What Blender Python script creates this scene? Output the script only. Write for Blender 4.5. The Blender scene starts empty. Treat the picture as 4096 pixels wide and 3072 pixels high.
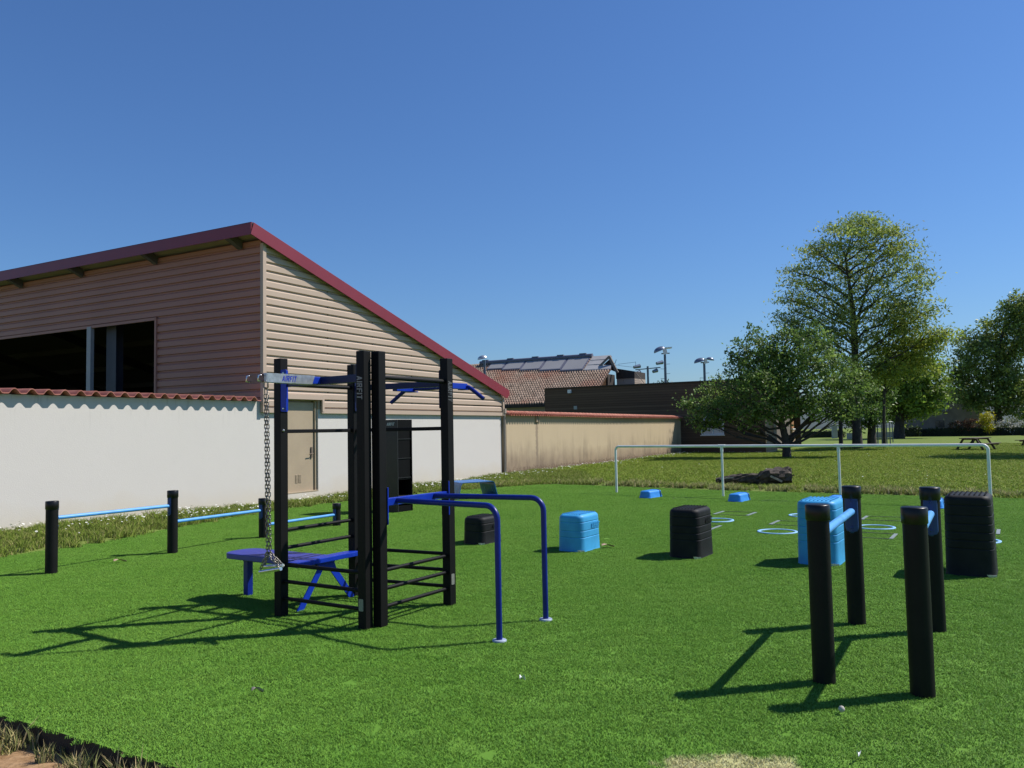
import bpy, math, random
import numpy as np
from mathutils import Vector, Matrix

S = bpy.context.scene
COL = S.collection
rad = math.radians

# ------------------------------------------------------------------ camera
def make_camera():
    cd = bpy.data.cameras.new("camera")
    cd.sensor_fit = 'HORIZONTAL'
    cd.sensor_width = 36.0
    cd.lens = 3228.2 / 4096.0 * 36.0
    cd.clip_start = 0.05
    cd.clip_end = 3000.0
    o = bpy.data.objects.new("camera", cd)
    COL.objects.link(o)
    p, r = 0.0575562, -0.0192859
    fw = Vector((0, math.cos(p), math.sin(p)))
    r0 = Vector((1, 0, 0)); u0 = r0.cross(fw)
    rt = r0 * math.cos(r) + u0 * math.sin(r)
    up = -r0 * math.sin(r) + u0 * math.cos(r)
    m = Matrix((rt, up, -fw)).transposed().to_4x4()
    m.translation = (0, 0, 1.6)
    o.matrix_world = m
    S.camera = o
make_camera()

# ------------------------------------------------------------------ sky, sun, exposure
SUN_AZ, SUN_EL = 76.8, 49.4
def make_light():
    w = bpy.data.worlds.new("World"); S.world = w
    w.use_nodes = True
    nt = w.node_tree; nt.nodes.clear()
    sky = nt.nodes.new('ShaderNodeTexSky'); sky.sky_type = 'NISHITA'
    sky.sun_disc = False
    sky.sun_elevation = rad(SUN_EL); sky.sun_rotation = rad(SUN_AZ)
    sky.altitude = 200; sky.air_density = 1.3; sky.dust_density = 0.3; sky.ozone_density = 8.0
    bg = nt.nodes.new('ShaderNodeBackground'); bg.inputs['Strength'].default_value = 0.074
    out = nt.nodes.new('ShaderNodeOutputWorld')
    tint = nt.nodes.new('ShaderNodeMix'); tint.data_type = 'RGBA'; tint.blend_type = 'MULTIPLY'; tint.inputs['Factor'].default_value = 1.0
    tint.inputs['B'].default_value = (0.80, 1.0, 1.28, 1)          # a deep, clean spring blue
    nt.links.new(sky.outputs[0], tint.inputs['A']); nt.links.new(tint.outputs['Result'], bg.inputs[0]); nt.links.new(bg.outputs[0], out.inputs[0])
    ld = bpy.data.lights.new("sun", 'SUN'); ld.energy = 5.0; ld.angle = rad(0.53); ld.color = (1.0, 0.955, 0.89)
    lo = bpy.data.objects.new("sun", ld); COL.objects.link(lo)
    d = Vector((math.sin(rad(SUN_AZ)) * math.cos(rad(SUN_EL)), math.cos(rad(SUN_AZ)) * math.cos(rad(SUN_EL)), math.sin(rad(SUN_EL))))
    lo.rotation_euler = d.to_track_quat('Z', 'Y').to_euler()
    lo.location = d * 60
make_light()
S.view_settings.view_transform = 'Standard'
S.view_settings.look = 'None'
S.view_settings.exposure = 0.25
S.view_settings.gamma = 1.0
S.view_settings.use_curve_mapping = False
S.cycles.max_bounces = 6
S.cycles.transparent_max_bounces = 4

# ------------------------------------------------------------------ object helpers
WOFF = {}
def tag(o, label=None, cat=None, group=None, kind=None):
    if label: o['label'] = label
    if cat: o['category'] = cat
    if group: o['group'] = group
    if kind: o['kind'] = kind
    return o

def thing(name, label, cat, loc=(0, 0, 0), rotz=0.0, group=None):
    o = bpy.data.objects.new(name, None); COL.objects.link(o)
    o.empty_display_size = 0.1
    o.location = loc; o.rotation_euler = (0, 0, rotz)
    WOFF[o.name] = Vector(loc)
    return tag(o, label, cat, group)

def copy_tree(o, parent=None):
    c = o.copy(); COL.objects.link(c)
    if parent is not None: c.parent = parent
    for ch in list(o.children): copy_tree(ch, c)
    return c

V = Vector
class MB:
    """collects faces for ONE mesh object"""
    def __init__(s): s.v = []; s.f = []; s.sm = []; s.mi = []
    def add(s, vs, fs, smooth=False, mi=0):
        b = len(s.v); s.v += [tuple(x) for x in vs]
        for f in fs: s.f.append(tuple(i + b for i in f)); s.sm.append(smooth); s.mi.append(mi)
    def box(s, c, hx, hy, hz, mi=0):
        c = V(c); hx = V(hx); hy = V(hy); hz = V(hz)
        vs = [c + a * hx + b * hy + d * hz for d in (-1, 1) for b in (-1, 1) for a in (-1, 1)]
        s.add(vs, [(0, 2, 3, 1), (4, 5, 7, 6), (0, 1, 5, 4), (2, 6, 7, 3), (0, 4, 6, 2), (1, 3, 7, 5)], mi=mi)
        return s
    def abox(s, x0, x1, y0, y1, z0, z1):
        return s.box(((x0 + x1) / 2, (y0 + y1) / 2, (z0 + z1) / 2), ((x1 - x0) / 2, 0, 0), (0, (y1 - y0) / 2, 0), (0, 0, (z1 - z0) / 2))
    def beam(s, a, b, w, h, up=(0, 0, 1)):
        a = V(a); b = V(b); d = (b - a); L = d.length; d.normalize()
        sd = d.cross(V(up)).normalized(); u = sd.cross(d).normalized()
        return s.box((a + b) / 2, d * (L / 2), sd * (w / 2), u * (h / 2))
    def tube(s, pts, r, n=12, cap=True, smooth=True, mi=0):
        pts = [V(p) for p in pts]; rs = r if isinstance(r, (list, tuple)) else [r] * len(pts)
        vs = []; fs = []; prev = None
        for i, p in enumerate(pts):
            t = (pts[min(i + 1, len(pts) - 1)] - pts[max(i - 1, 0)]).normalized()
            if prev is None:
                a = V((0, 0, 1)) if abs(t.z) < .9 else V((1, 0, 0))
                u = t.cross(a).normalized()
            else:
                u = (prev - t * prev.dot(t)).normalized()
            prev = u; w = t.cross(u)
            for k in range(n):
                an = 2 * math.pi * k / n
                vs.append(p + (u * math.cos(an) + w * math.sin(an)) * rs[i])
        for i in range(len(pts) - 1):
            for k in range(n):
                fs.append((i * n + k, i * n + (k + 1) % n, (i + 1) * n + (k + 1) % n, (i + 1) * n + k))
        s.add(vs, fs, smooth, mi)
        if cap:
            s.add(vs[:n], [tuple(range(n))[::-1]], False, mi); s.add(vs[-n:], [tuple(range(n))], False, mi)
        return s
    def lathe(s, prof, c=(0, 0, 0), n=24, smooth=True):
        c = V(c); vs = []; fs = []
        for (r, z) in prof:
            for k in range(n):
                an = 2 * math.pi * k / n; vs.append(c + V((r * math.cos(an), r * math.sin(an), z)))
        m = len(prof)
        for i in range(m - 1):
            for k in range(n): fs.append((i * n + k, i * n + (k + 1) % n, (i + 1) * n + (k + 1) % n, (i + 1) * n + k))
        s.add(vs, fs, smooth)
        s.add(vs[:n], [tuple(range(n))[::-1]]); s.add(vs[-n:], [tuple(range(n))])
        return s
    def prism(s, poly, o, u, v, w):
        """2-D polygon (in u, v from o) pushed along w"""
        o = V(o); u = V(u); v = V(v); w = V(w); n = len(poly)
        a = [o + u * p[0] + v * p[1] for p in poly]; b = [p + w for p in a]
        s.add(a + b, [tuple(range(n))[::-1], tuple(range(n, 2 * n))] + [(i, (i + 1) % n, n + (i + 1) % n, n + i) for i in range(n)])
        return s
    def build(s, name, mat, parent=None, world=True, bevel=0.0, seg=2):
        me = bpy.data.meshes.new(name)
        me.from_pydata(s.v, [], s.f); me.update()
        for m in (mat if isinstance(mat, (list, tuple)) else [mat]): me.materials.append(m)
        me.polygons.foreach_set('use_smooth', s.sm); me.polygons.foreach_set('material_index', s.mi)
        o = bpy.data.objects.new(name, me); COL.objects.link(o)
        if parent is not None:
            o.parent = parent
            if world and parent.name in WOFF: o.location = -WOFF[parent.name]
        if bevel:
            bm = o.modifiers.new('bevel', 'BEVEL'); bm.width = bevel; bm.segments = seg; bm.limit_method = 'ANGLE'; bm.angle_limit = rad(40)
        return o

def arc(c, a, b, r, n=6):
    """rounded corner at c between directions a and b (unit, pointing away from c) with radius r"""
    c = V(c); a = V(a).normalized(); b = V(b).normalized()
    p0 = c + a * r; p1 = c + b * r; o = c + (a + b) * r
    return [o + (p0 - o) * math.cos(t) + (p1 - o) * math.sin(t) for t in [math.pi / 2 * k / n for k in range(n + 1)]]

# letters of the maker's lettering, condensed capitals as convex pieces
GL = {
 'A': [[(0, 0), (.17, 0), (.30, .69), (.30, 1), (.21, 1)], [(.43, 0), (.60, 0), (.39, 1), (.30, 1), (.30, .69)], [(.211, .2), (.389, .2), (.356, .37), (.244, .37)]],
 'I': [[(0, 0), (.17, 0), (.17, 1), (0, 1)]],
 'R': [[(0, 0), (.17, 0), (.17, 1), (0, 1)], [(.17, .83), (.38, .83), (.38, 1), (.17, 1)], [(.38, .42), (.47, .42), (.55, .5), (.55, .91), (.47, 1), (.38, 1)], [(.17, .42), (.38, .42), (.38, .58), (.17, .58)], [(.25, .42), (.43, .42), (.58, 0), (.40, 0)]],
 'F': [[(0, 0), (.17, 0), (.17, 1), (0, 1)], [(.17, .83), (.52, .83), (.52, 1), (.17, 1)], [(.17, .42), (.46, .42), (.46, .58), (.17, .58)]],
 'T': [[(0, .83), (.56, .83), (.56, 1), (0, 1)], [(.195, 0), (.365, 0), (.365, .83), (.195, .83)]],
}
GW = {'A': .60, 'I': .17, 'R': .58, 'F': .52, 'T': .56}
def lettering(mb, text, o, u, v, w, h, slant=0.12, gap=.12):
    """o: lower left; u: reading direction, v: up of letters (unit), w: thickness vector; h letter height"""
    x = 0.0
    for ch in text:
        for poly in GL[ch]:
            mb.prism([((x + px + slant * py) * h, py * h) for px, py in poly], o, u, v, w)
        x += GW[ch] + gap
    return mb
def text_width(text, h, gap=.12): return (sum(GW[c] + gap for c in text) - gap) * h

# ------------------------------------------------------------------ materials
def nodes_of(name):
    m = bpy.data.materials.new(name); m.use_nodes = True
    nt = m.node_tree; nt.nodes.clear()
    return m, nt, nt.nodes.new, nt.links.new

def mk(name, col, rough=.6, metal=0.0, var=.12, scale=3.0, bump=0.0, bscale=80.0, spec=.5, col2=None, coat=0.0, detail=6, stretch=(1, 1, 1)):
    m, nt, N, L = nodes_of(name)
    out = N('ShaderNodeOutputMaterial'); bs = N('ShaderNodeBsdfPrincipled'); L(bs.outputs[0], out.inputs[0])
    tc = N('ShaderNodeTexCoord'); mp = N('ShaderNodeMapping'); L(tc.outputs['Object'], mp.inputs[0])
    mp.inputs['Scale'].default_value = stretch
    nz = N('ShaderNodeTexNoise'); nz.inputs['Scale'].default_value = scale; nz.inputs['Detail'].default_value = detail
    L(mp.outputs[0], nz.inputs['Vector'])
    mx = N('ShaderNodeMix'); mx.data_type = 'RGBA'
    c2 = col2 if col2 else tuple(min(1, c * (1 + var)) for c in col)
    c1 = col if col2 else tuple(c * (1 - var) for c in col)
    mx.inputs['A'].default_value = (*c1, 1); mx.inputs['B'].default_value = (*c2, 1)
    mr = N('ShaderNodeMapRange'); mr.inputs['From Min'].default_value = .3; mr.inputs['From Max'].default_value = .7
    L(nz.outputs['Fac'], mr.inputs['Value']); L(mr.outputs[0], mx.inputs['Factor'])
    L(mx.outputs['Result'], bs.inputs['Base Color'])
    bs.inputs['Roughness'].default_value = rough; bs.inputs['Metallic'].default_value = metal
    bs.inputs['Specular IOR Level'].default_value = spec; bs.inputs['Coat Weight'].default_value = coat
    if bump:
        n2 = N('ShaderNodeTexNoise'); n2.inputs['Scale'].default_value = bscale; n2.inputs['Detail'].default_value = 4
        L(tc.outputs['Object'], n2.inputs['Vector'])
        bp = N('ShaderNodeBump'); bp.inputs['Strength'].default_value = min(1, bump); bp.inputs['Distance'].default_value = .01
        L(n2.outputs['Fac'], bp.inputs['Height']); L(bp.outputs[0], bs.inputs['Normal'])
    return m

def leaf_mat(name, tint=(1, 1, 1), trans=.35, rough=.5, lift=0.0):
    """leaf or grass blade: colour from the mesh attribute Col, light passes through a little"""
    m, nt, N, L = nodes_of(name)
    out = N('ShaderNodeOutputMaterial'); at = N('ShaderNodeAttribute'); at.attribute_name = 'Col'
    mu = N('ShaderNodeMix'); mu.data_type = 'RGBA'; mu.blend_type = 'MULTIPLY'; mu.inputs['Factor'].default_value = 1
    mu.inputs['B'].default_value = (*tint, 1); L(at.outputs['Color'], mu.inputs['A'])
    bs = N('ShaderNodeBsdfPrincipled'); bs.inputs['Roughness'].default_value = rough; bs.inputs['Specular IOR Level'].default_value = .06 if lift else .3
    tr = N('ShaderNodeBsdfTranslucent'); mx = N('ShaderNodeMixShader'); mx.inputs[0].default_value = trans
    if lift:                                                   # blades curl over: most of their length faces the sky
        geo = N('ShaderNodeNewGeometry'); v1 = N('ShaderNodeVectorMath'); v1.operation = 'SCALE'; v1.inputs['Scale'].default_value = 1 - lift
        v2 = N('ShaderNodeVectorMath'); v2.operation = 'ADD'; v2.inputs[1].default_value = (0, 0, lift); v3 = N('ShaderNodeVectorMath'); v3.operation = 'NORMALIZE'
        L(geo.outputs['Normal'], v1.inputs[0]); L(v1.outputs[0], v2.inputs[0]); L(v2.outputs[0], v3.inputs[0]); L(v3.outputs[0], bs.inputs['Normal'])
    L(mu.outputs['Result'], bs.inputs['Base Color']); L(mu.outputs['Result'], tr.inputs['Color'])
    L(bs.outputs[0], mx.inputs[1]); L(tr.outputs[0], mx.inputs[2]); L(mx.outputs[0], out.inputs[0])
    return m, nt, N, L, mu

MAT = {}
MAT['black'] = mk('black_powder_coat', (.0065, .006, .006), .55, var=.15, scale=6, bump=.05, bscale=300, spec=.16)
MAT['black_round'] = mk('black_plastic_post', (.0075, .007, .0065), .55, var=.2, scale=9, bump=.08, bscale=160, spec=.2)
MAT['black_cap'] = mk('black_gloss_cap', (.007, .0065, .0065), .35, var=.1, spec=.35)
MAT['rubber'] = mk('black_rubber', (.010, .010, .0105), .6, var=.35, scale=7, bump=.15, bscale=120, spec=.22)
MAT['panel'] = mk('black_panel', (.018, .018, .018), .5, var=.1, spec=.4)
MAT['panel_in'] = mk('black_panel_inside', (.004, .004, .004), .6, var=.1, spec=.1)
MAT['blue'] = mk('blue_gloss_paint', (.005, .032, .36), .38, var=.12, scale=6, spec=.3)
MAT['tube_blue'] = mk('deep_blue_tube_paint', (.004, .016, .19), .36, var=.12, scale=6, spec=.35)  # the blue paint darkened: shade on the tubes put into the colour
MAT['flange'] = mk('pale_flange', (.30, .36, .46), .5, var=.2, scale=30)
MAT['navy'] = mk('navy_paint', (.005, .010, .06), .4, var=.12, scale=6, spec=.4)  # the blue paint again, with the shade on rails and plates painted in
MAT['bench'] = mk('blue_bench_pad', (.035, .045, .27), .45, var=.15, scale=9, spec=.5)
MAT['sky_bar'] = mk('light_blue_bar_paint', (.10, .34, .72), .4, var=.12, scale=9, spec=.4)
MAT['plate_blue'] = mk('blue_bracket_paint', (.014, .045, .17), .4, var=.1, spec=.4)
MAT['box_blue'] = mk('light_blue_plastic', (.045, .31, .60), .5, var=.14, scale=5, bump=.05, bscale=120, spec=.35)
MAT['block_blue'] = mk('blue_block_plastic', (.04, .25, .68), .5, var=.12, scale=5, spec=.35)
MAT['arch_blue'] = mk('arch_blue_paint', (.018, .14, .40), .38, var=.12, scale=5, spec=.45)
MAT['hoop'] = mk('pale_blue_hoop', (.22, .44, .70), .6, var=.12, scale=12)
MAT['steel'] = mk('galvanised_steel', (.50, .51, .52), .42, .85, var=.22, scale=22, spec=.5, bump=.04, bscale=40)
MAT['chain'] = mk('zinc_chain', (.26, .24, .21), .35, .95, var=.2, scale=60)
MAT['chrome'] = mk('polished_steel_tube', (.70, .70, .69), .25, .95, var=.1, scale=30)
MAT['white_rail'] = mk('white_rail_paint', (.76, .76, .72), .45, var=.08, scale=4)
MAT['letter'] = mk('grey_lettering', (.22, .225, .225), .6, var=.25, scale=30)
MAT['letter_pale'] = mk('pale_lettering', (.5, .5, .5), .6, var=.1)
MAT['letter_blue'] = mk('blue_lettering', (.012, .03, .36), .5, var=.1)
MAT['letter_worn'] = mk('worn_lettering', (.03, .033, .035), .7, col2=(.13, .14, .15), scale=40)
MAT['plaque'] = mk('dull_steel_plaque', (.24, .24, .21), .5, .3, var=.2, scale=60)
MAT['acrylic'] = mk('brown_plate', (.17, .10, .085), .5, var=.2, scale=20)
MAT['dark_slot'] = mk('dark_rubber_strip', (.022, .03, .02), .8, var=.2)
MAT['grey_plate'] = mk('grey_end_plate', (.23, .27, .26), .5, .2, var=.2, scale=30)
MAT['burgundy'] = mk('burgundy_metal', (.20, .024, .036), .4, var=.07, scale=1.2, spec=.45)
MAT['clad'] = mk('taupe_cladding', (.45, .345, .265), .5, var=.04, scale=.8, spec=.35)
MAT['clad_brown'] = mk('brown_cladding', (.38, .185, .14), .5, var=.06, scale=.6, spec=.3)  # the taupe sheet again, this side's shade put into the colour
MAT['door'] = mk('tan_door_paint', (.37, .29, .195), .5, var=.05, scale=3)
MAT['door_dark'] = mk('brown_frame_paint', (.16, .12, .09), .5, var=.08)
MAT['grey_steel'] = mk('grey_painted_post', (.33, .32, .32), .5, var=.08)
MAT['dark_steel'] = mk('dark_blue_column', (.05, .05, .065), .5, var=.1)
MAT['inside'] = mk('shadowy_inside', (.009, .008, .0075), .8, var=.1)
MAT['soffit'] = mk('soffit_metal', (.30, .25, .20), .5, var=.05)
MAT['terracotta'] = mk('terracotta_tile', (.26, .082, .055), .75, col2=(.40, .155, .11), scale=5, bump=.15, bscale=60)
MAT['terracotta_old'] = mk('weathered_terracotta', (.36, .115, .07), .8, col2=(.50, .20, .13), scale=3, bump=.15, bscale=60)
MAT['zinc'] = mk('grey_metal_roofing', (.36, .35, .34), .6, .0, var=.08, scale=2)
MAT['wood_trim'] = mk('weathered_wood', (.19, .16, .13), .8, var=.2, scale=6, bump=.2)
MAT['dark_wood'] = mk('dark_wood', (.035, .026, .02), .8, var=.25, scale=4)
MAT['tan_wall'] = mk('tan_render', (.36, .29, .23), .85, var=.1, scale=1.5)
MAT['stone'] = mk('grey_stone_house_wall', (.20, .165, .15), .85, var=.2, scale=.9, bump=.3, bscale=8)
MAT['shutter'] = mk('lilac_shutter_paint', (.17, .15, .24), .6, var=.1)
MAT['white_paint'] = mk('white_paint', (.75, .75, .73), .5, var=.05)
MAT['pane'] = mk('window_with_blind', (.50, .52, .55), .15, var=.1, scale=3, spec=.6)
MAT['dark_pane'] = mk('dark_window', (.03, .03, .04), .12, var=.1, spec=.6)
MAT['orange_shutter'] = mk('orange_wood_shutter', (.30, .15, .06), .6, var=.12, scale=3)
MAT['panel_glass'] = mk('solar_panel_glass', (.27, .265, .265), .55, var=.04, scale=.5, spec=.3)
MAT['tank'] = mk('slate_blue_tank', (.12, .125, .17), .55, .0, var=.08)
MAT['lamp'] = mk('lamp_housing_grey', (.16, .19, .25), .35, .4, var=.1)
MAT['pole'] = mk('galvanised_pole', (.10, .13, .17), .5, .4, var=.1)
MAT['bark'] = mk('tree_bark', (.030, .025, .020), .9, col2=(.07, .058, .045), scale=6, bump=.6, bscale=18)
MAT['log'] = mk('rotten_log', (.018, .014, .011), .9, col2=(.10, .075, .055), scale=9, bump=.9, bscale=25)
MAT['straw_wood'] = mk('pale_split_wood', (.34, .29, .24), .8, var=.2, scale=12)
MAT['table_wood'] = mk('brown_table_wood', (.085, .062, .035), .75, var=.25, scale=5)
MAT['lowwall'] = mk('pale_low_wall', (.34, .35, .34), .85, var=.15, scale=2)
MAT['leaf_dead'] = mk('dead_leaf', (.50, .34, .24), .8, var=.25, scale=40)
MAT['paper'] = mk('paper_scrap', (.72, .74, .74), .7, var=.05)
MAT['pebble'] = mk('pebble', (.45, .42, .36), .8, var=.15, scale=30)
MAT['soffit_dark'] = mk('bracket_steel', (.10, .09, .085), .6, var=.1)

def math_node(N, L, op, a, b=None):
    n = N('ShaderNodeMath'); n.operation = op
    for i, x in enumerate((a, b)):
        if x is None: continue
        if isinstance(x, (int, float)): n.inputs[i].default_value = x
        else: L(x, n.inputs[i])
    return n.outputs[0]

def mix_col(N, L, fac, a, b):
    n = N('ShaderNodeMix'); n.data_type = 'RGBA'
    for s, x in (('Factor', fac), ('A', a), ('B', b)):
        if isinstance(x, (int, float)): n.inputs[s].default_value = x
        elif isinstance(x, tuple): n.inputs[s].default_value = (*x, 1)
        else: L(x, n.inputs[s])
    return n.outputs['Result']

def noise(N, L, vec, scale, detail=5, rough=.55):
    n = N('ShaderNodeTexNoise'); n.inputs['Scale'].default_value = scale; n.inputs['Detail'].default_value = detail; n.inputs['Roughness'].default_value = rough
    L(vec, n.inputs['Vector']); return n.outputs['Fac']

def ramp(N, L, x, lo, hi, a=0.0, b=1.0):
    n = N('ShaderNodeMapRange'); n.inputs['From Min'].default_value = lo; n.inputs['From Max'].default_value = hi
    n.inputs['To Min'].default_value = a; n.inputs['To Max'].default_value = b
    L(x, n.inputs['Value']); return n.outputs[0]

def stretched(N, L, vec, sc):
    mp = N('ShaderNodeMapping'); mp.inputs['Scale'].default_value = sc; L(vec, mp.inputs[0]); return mp.outputs[0]

def plaster(name, base, dirt, low, streak, lowz=.55):
    """rendered wall: mottled paint, dirt splashed up from the ground, rain streaks"""
    m, nt, N, L = nodes_of(name)
    out = N('ShaderNodeOutputMaterial'); bs = N('ShaderNodeBsdfPrincipled'); L(bs.outputs[0], out.inputs[0])
    geo = N('ShaderNodeNewGeometry'); P = geo.outputs['Position']
    sp = N('ShaderNodeSeparateXYZ'); L(P, sp.inputs[0]); z = sp.outputs['Z']
    n1 = noise(N, L, P, 1.3, 6); n2 = noise(N, L, P, 9, 4)
    c = mix_col(N, L, ramp(N, L, n1, .3, .75, 0, .3), base, tuple(x * .93 for x in base))
    c = mix_col(N, L, ramp(N, L, n2, .45, .8, 0, .25), c, tuple(x * .94 for x in base))
    zz = math_node(N, L, 'ADD', z, ramp(N, L, n1, .2, .8, -.25, .25))
    c = mix_col(N, L, ramp(N, L, zz, lowz, .05, 0, low), c, dirt)
    if streak:
        s1 = noise(N, L, stretched(N, L, P, (1.1, 1.1, .22)), 1.5, 7, .68)
        s2 = noise(N, L, stretched(N, L, P, (1.0, 1.0, .16)), 4.0, 7, .7)
        msk = math_node(N, L, 'MULTIPLY', ramp(N, L, s1, .44, .66), ramp(N, L, s2, .38, .62))
        hz = ramp(N, L, zz, 1.5, .25, .10, 1.0)
        c = mix_col(N, L, math_node(N, L, 'MULTIPLY', math_node(N, L, 'MULTIPLY', msk, hz), streak), c, (.085, .066, .05))
        n5 = noise(N, L, P, .45, 5, .6)                                          # damp patches low down, crumbling foot
        c = mix_col(N, L, math_node(N, L, 'MULTIPLY', ramp(N, L, n5, .40, .62), ramp(N, L, zz, 1.25, .2, 0, .55)), c, (.17, .125, .095))
        c = mix_col(N, L, ramp(N, L, math_node(N, L, 'ADD', z, ramp(N, L, n2, .3, .7, -.14, .14)), .27, .14, 0, .75), c, (.13, .085, .06))
        vm = N('ShaderNodeVectorMath'); vm.operation = 'DOT_PRODUCT'; L(P, vm.inputs[0]); vm.inputs[1].default_value = (.4540, .8910, 0)
        q = math_node(N, L, 'ABSOLUTE', math_node(N, L, 'ADD', math_node(N, L, 'SUBTRACT', vm.outputs['Value'], 27.42), ramp(N, L, n2, .3, .7, -.04, .04)))
        c = mix_col(N, L, math_node(N, L, 'MULTIPLY', ramp(N, L, q, .13, .07, 0, .6), ramp(N, L, z, .1, .7)), c, (.16, .125, .095))
    d1 = noise(N, L, stretched(N, L, P, (4.5, 4.5, .5)), 3.0, 5, .6)          # drips below the tiles, scuffs
    c = mix_col(N, L, math_node(N, L, 'MULTIPLY', ramp(N, L, d1, .55, .72), ramp(N, L, z, 1.7, 2.35, 0, .4)), c, tuple(x * .35 for x in base))
    d2 = noise(N, L, P, 2.1, 8, .7)
    c = mix_col(N, L, ramp(N, L, d2, .66, .74, 0, .22), c, tuple(x * .7 for x in base))
    bp = N('ShaderNodeBump'); bp.inputs['Strength'].default_value = .35; bp.inputs['Distance'].default_value = .006
    L(noise(N, L, P, 55, 3), bp.inputs['Height']); L(bp.outputs[0], bs.inputs['Normal'])
    L(c, bs.inputs['Base Color']); bs.inputs['Roughness'].default_value = .85; bs.inputs['Specular IOR Level'].default_value = .2
    return m
MAT['plaster'] = plaster('white_render', (.585, .55, .505), (.52, .44, .33), .55, 0)
MAT['beige'] = plaster('beige_render', (.47, .375, .245), (.235, .165, .11), .85, .8, .9)

def boards(name, ca, cb, pitch, vertical=False, gap=.1):
    m, nt, N, L = nodes_of(name)
    out = N('ShaderNodeOutputMaterial'); bs = N('ShaderNodeBsdfPrincipled'); L(bs.outputs[0], out.inputs[0])
    geo = N('ShaderNodeNewGeometry'); P = geo.outputs['Position']
    sp = N('ShaderNodeSeparateXYZ'); L(P, sp.inputs[0])
    if vertical:
        h = math_node(N, L, 'ADD', math_node(N, L, 'MULTIPLY', sp.outputs['X'], .483), math_node(N, L, 'MULTIPLY', sp.outputs['Y'], .875)); st = (9, 9, .5)
    else:
        h = sp.outputs['Z']; st = (.5, .5, 12)
    q = math_node(N, L, 'DIVIDE', h, pitch); fl = math_node(N, L, 'FLOOR', q); fr = math_node(N, L, 'FRACT', q)
    wn = N('ShaderNodeTexWhiteNoise'); wn.noise_dimensions = '1D'; L(fl, wn.inputs['W'])
    n1 = noise(N, L, stretched(N, L, P, st), 1.5, 5)
    f = math_node(N, L, 'ADD', math_node(N, L, 'MULTIPLY', wn.outputs['Value'], .55), math_node(N, L, 'MULTIPLY', n1, .5))
    c = mix_col(N, L, f, ca, cb)
    g = N('ShaderNodeMath'); g.operation = 'LESS_THAN'; L(fr, g.inputs[0]); g.inputs[1].default_value = gap
    c = mix_col(N, L, math_node(N, L, 'MULTIPLY', g.outputs[0], .75), c, tuple(x * .25 for x in ca))
    L(c, bs.inputs['Base Color']); bs.inputs['Roughness'].default_value = .8; bs.inputs['Specular IOR Level'].default_value = .2
    return m
MAT['boards'] = boards('dark_horizontal_boards', (.085, .050, .035), (.165, .105, .072), .15)  # weathered brown with the shade of the front mixed into the colour
MAT['boards_lit'] = boards('tan_horizontal_boards', (.26, .18, .10), (.40, .31, .21), .17)  # paler copy of the boards, sunlight put into the colour
MAT['boards_v'] = boards('grey_vertical_boards', (.10, .085, .07), (.24, .205, .17), .14, True, .16)

def tile_mat():
    m, nt, N, L = nodes_of('mossy_roof_tile')
    out = N('ShaderNodeOutputMaterial'); bs = N('ShaderNodeBsdfPrincipled'); L(bs.outputs[0], out.inputs[0])
    tc = N('ShaderNodeTexCoord'); P = tc.outputs['Object']
    n1 = noise(N, L, P, .33, 4); n2 = noise(N, L, P, 3.5, 5, .7); n3 = noise(N, L, P, 11, 3)
    c = mix_col(N, L, ramp(N, L, n2, .35, .68), (.13, .095, .072), (.38, .28, .215))
    c = mix_col(N, L, ramp(N, L, n1, .50, .68, 0, .7), c, (.23, .085, .055))
    c = mix_col(N, L, ramp(N, L, n3, .58, .72, 0, .6), c, (.46, .42, .36))
    L(c, bs.inputs['Base Color']); bs.inputs['Roughness'].default_value = .9; bs.inputs['Specular IOR Level'].default_value = .2
    return m
MAT['roof_tile'] = tile_mat()

# turf: one colour rule for the backing sheet and for the pile
PATCH = (0.98, 3.78)
def turf_colour(N, L, P):
    n1 = noise(N, L, P, .55, 4); n2 = noise(N, L, P, 3.2, 4)
    c = mix_col(N, L, ramp(N, L, n1, .35, .68), (.128, .285, .036), (.158, .32, .046))
    c = mix_col(N, L, ramp(N, L, n2, .4, .7, 0, .35), c, (.18, .325, .056))
    sp = N('ShaderNodeSeparateXYZ'); L(P, sp.inputs[0])
    dx = math_node(N, L, 'MULTIPLY', math_node(N, L, 'SUBTRACT', sp.outputs['X'], PATCH[0]), 2.6)
    dy = math_node(N, L, 'MULTIPLY', math_node(N, L, 'SUBTRACT', sp.outputs['Y'], PATCH[1]), 3.2)
    d = math_node(N, L, 'SQRT', math_node(N, L, 'ADD', math_node(N, L, 'MULTIPLY', dx, dx), math_node(N, L, 'MULTIPLY', dy, dy)))
    d = math_node(N, L, 'ADD', d, ramp(N, L, noise(N, L, P, 5, 5), .25, .75, -.35, .35))
    return mix_col(N, L, ramp(N, L, d, .95, .7, 0, .85), c, (.58, .54, .28))

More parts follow.
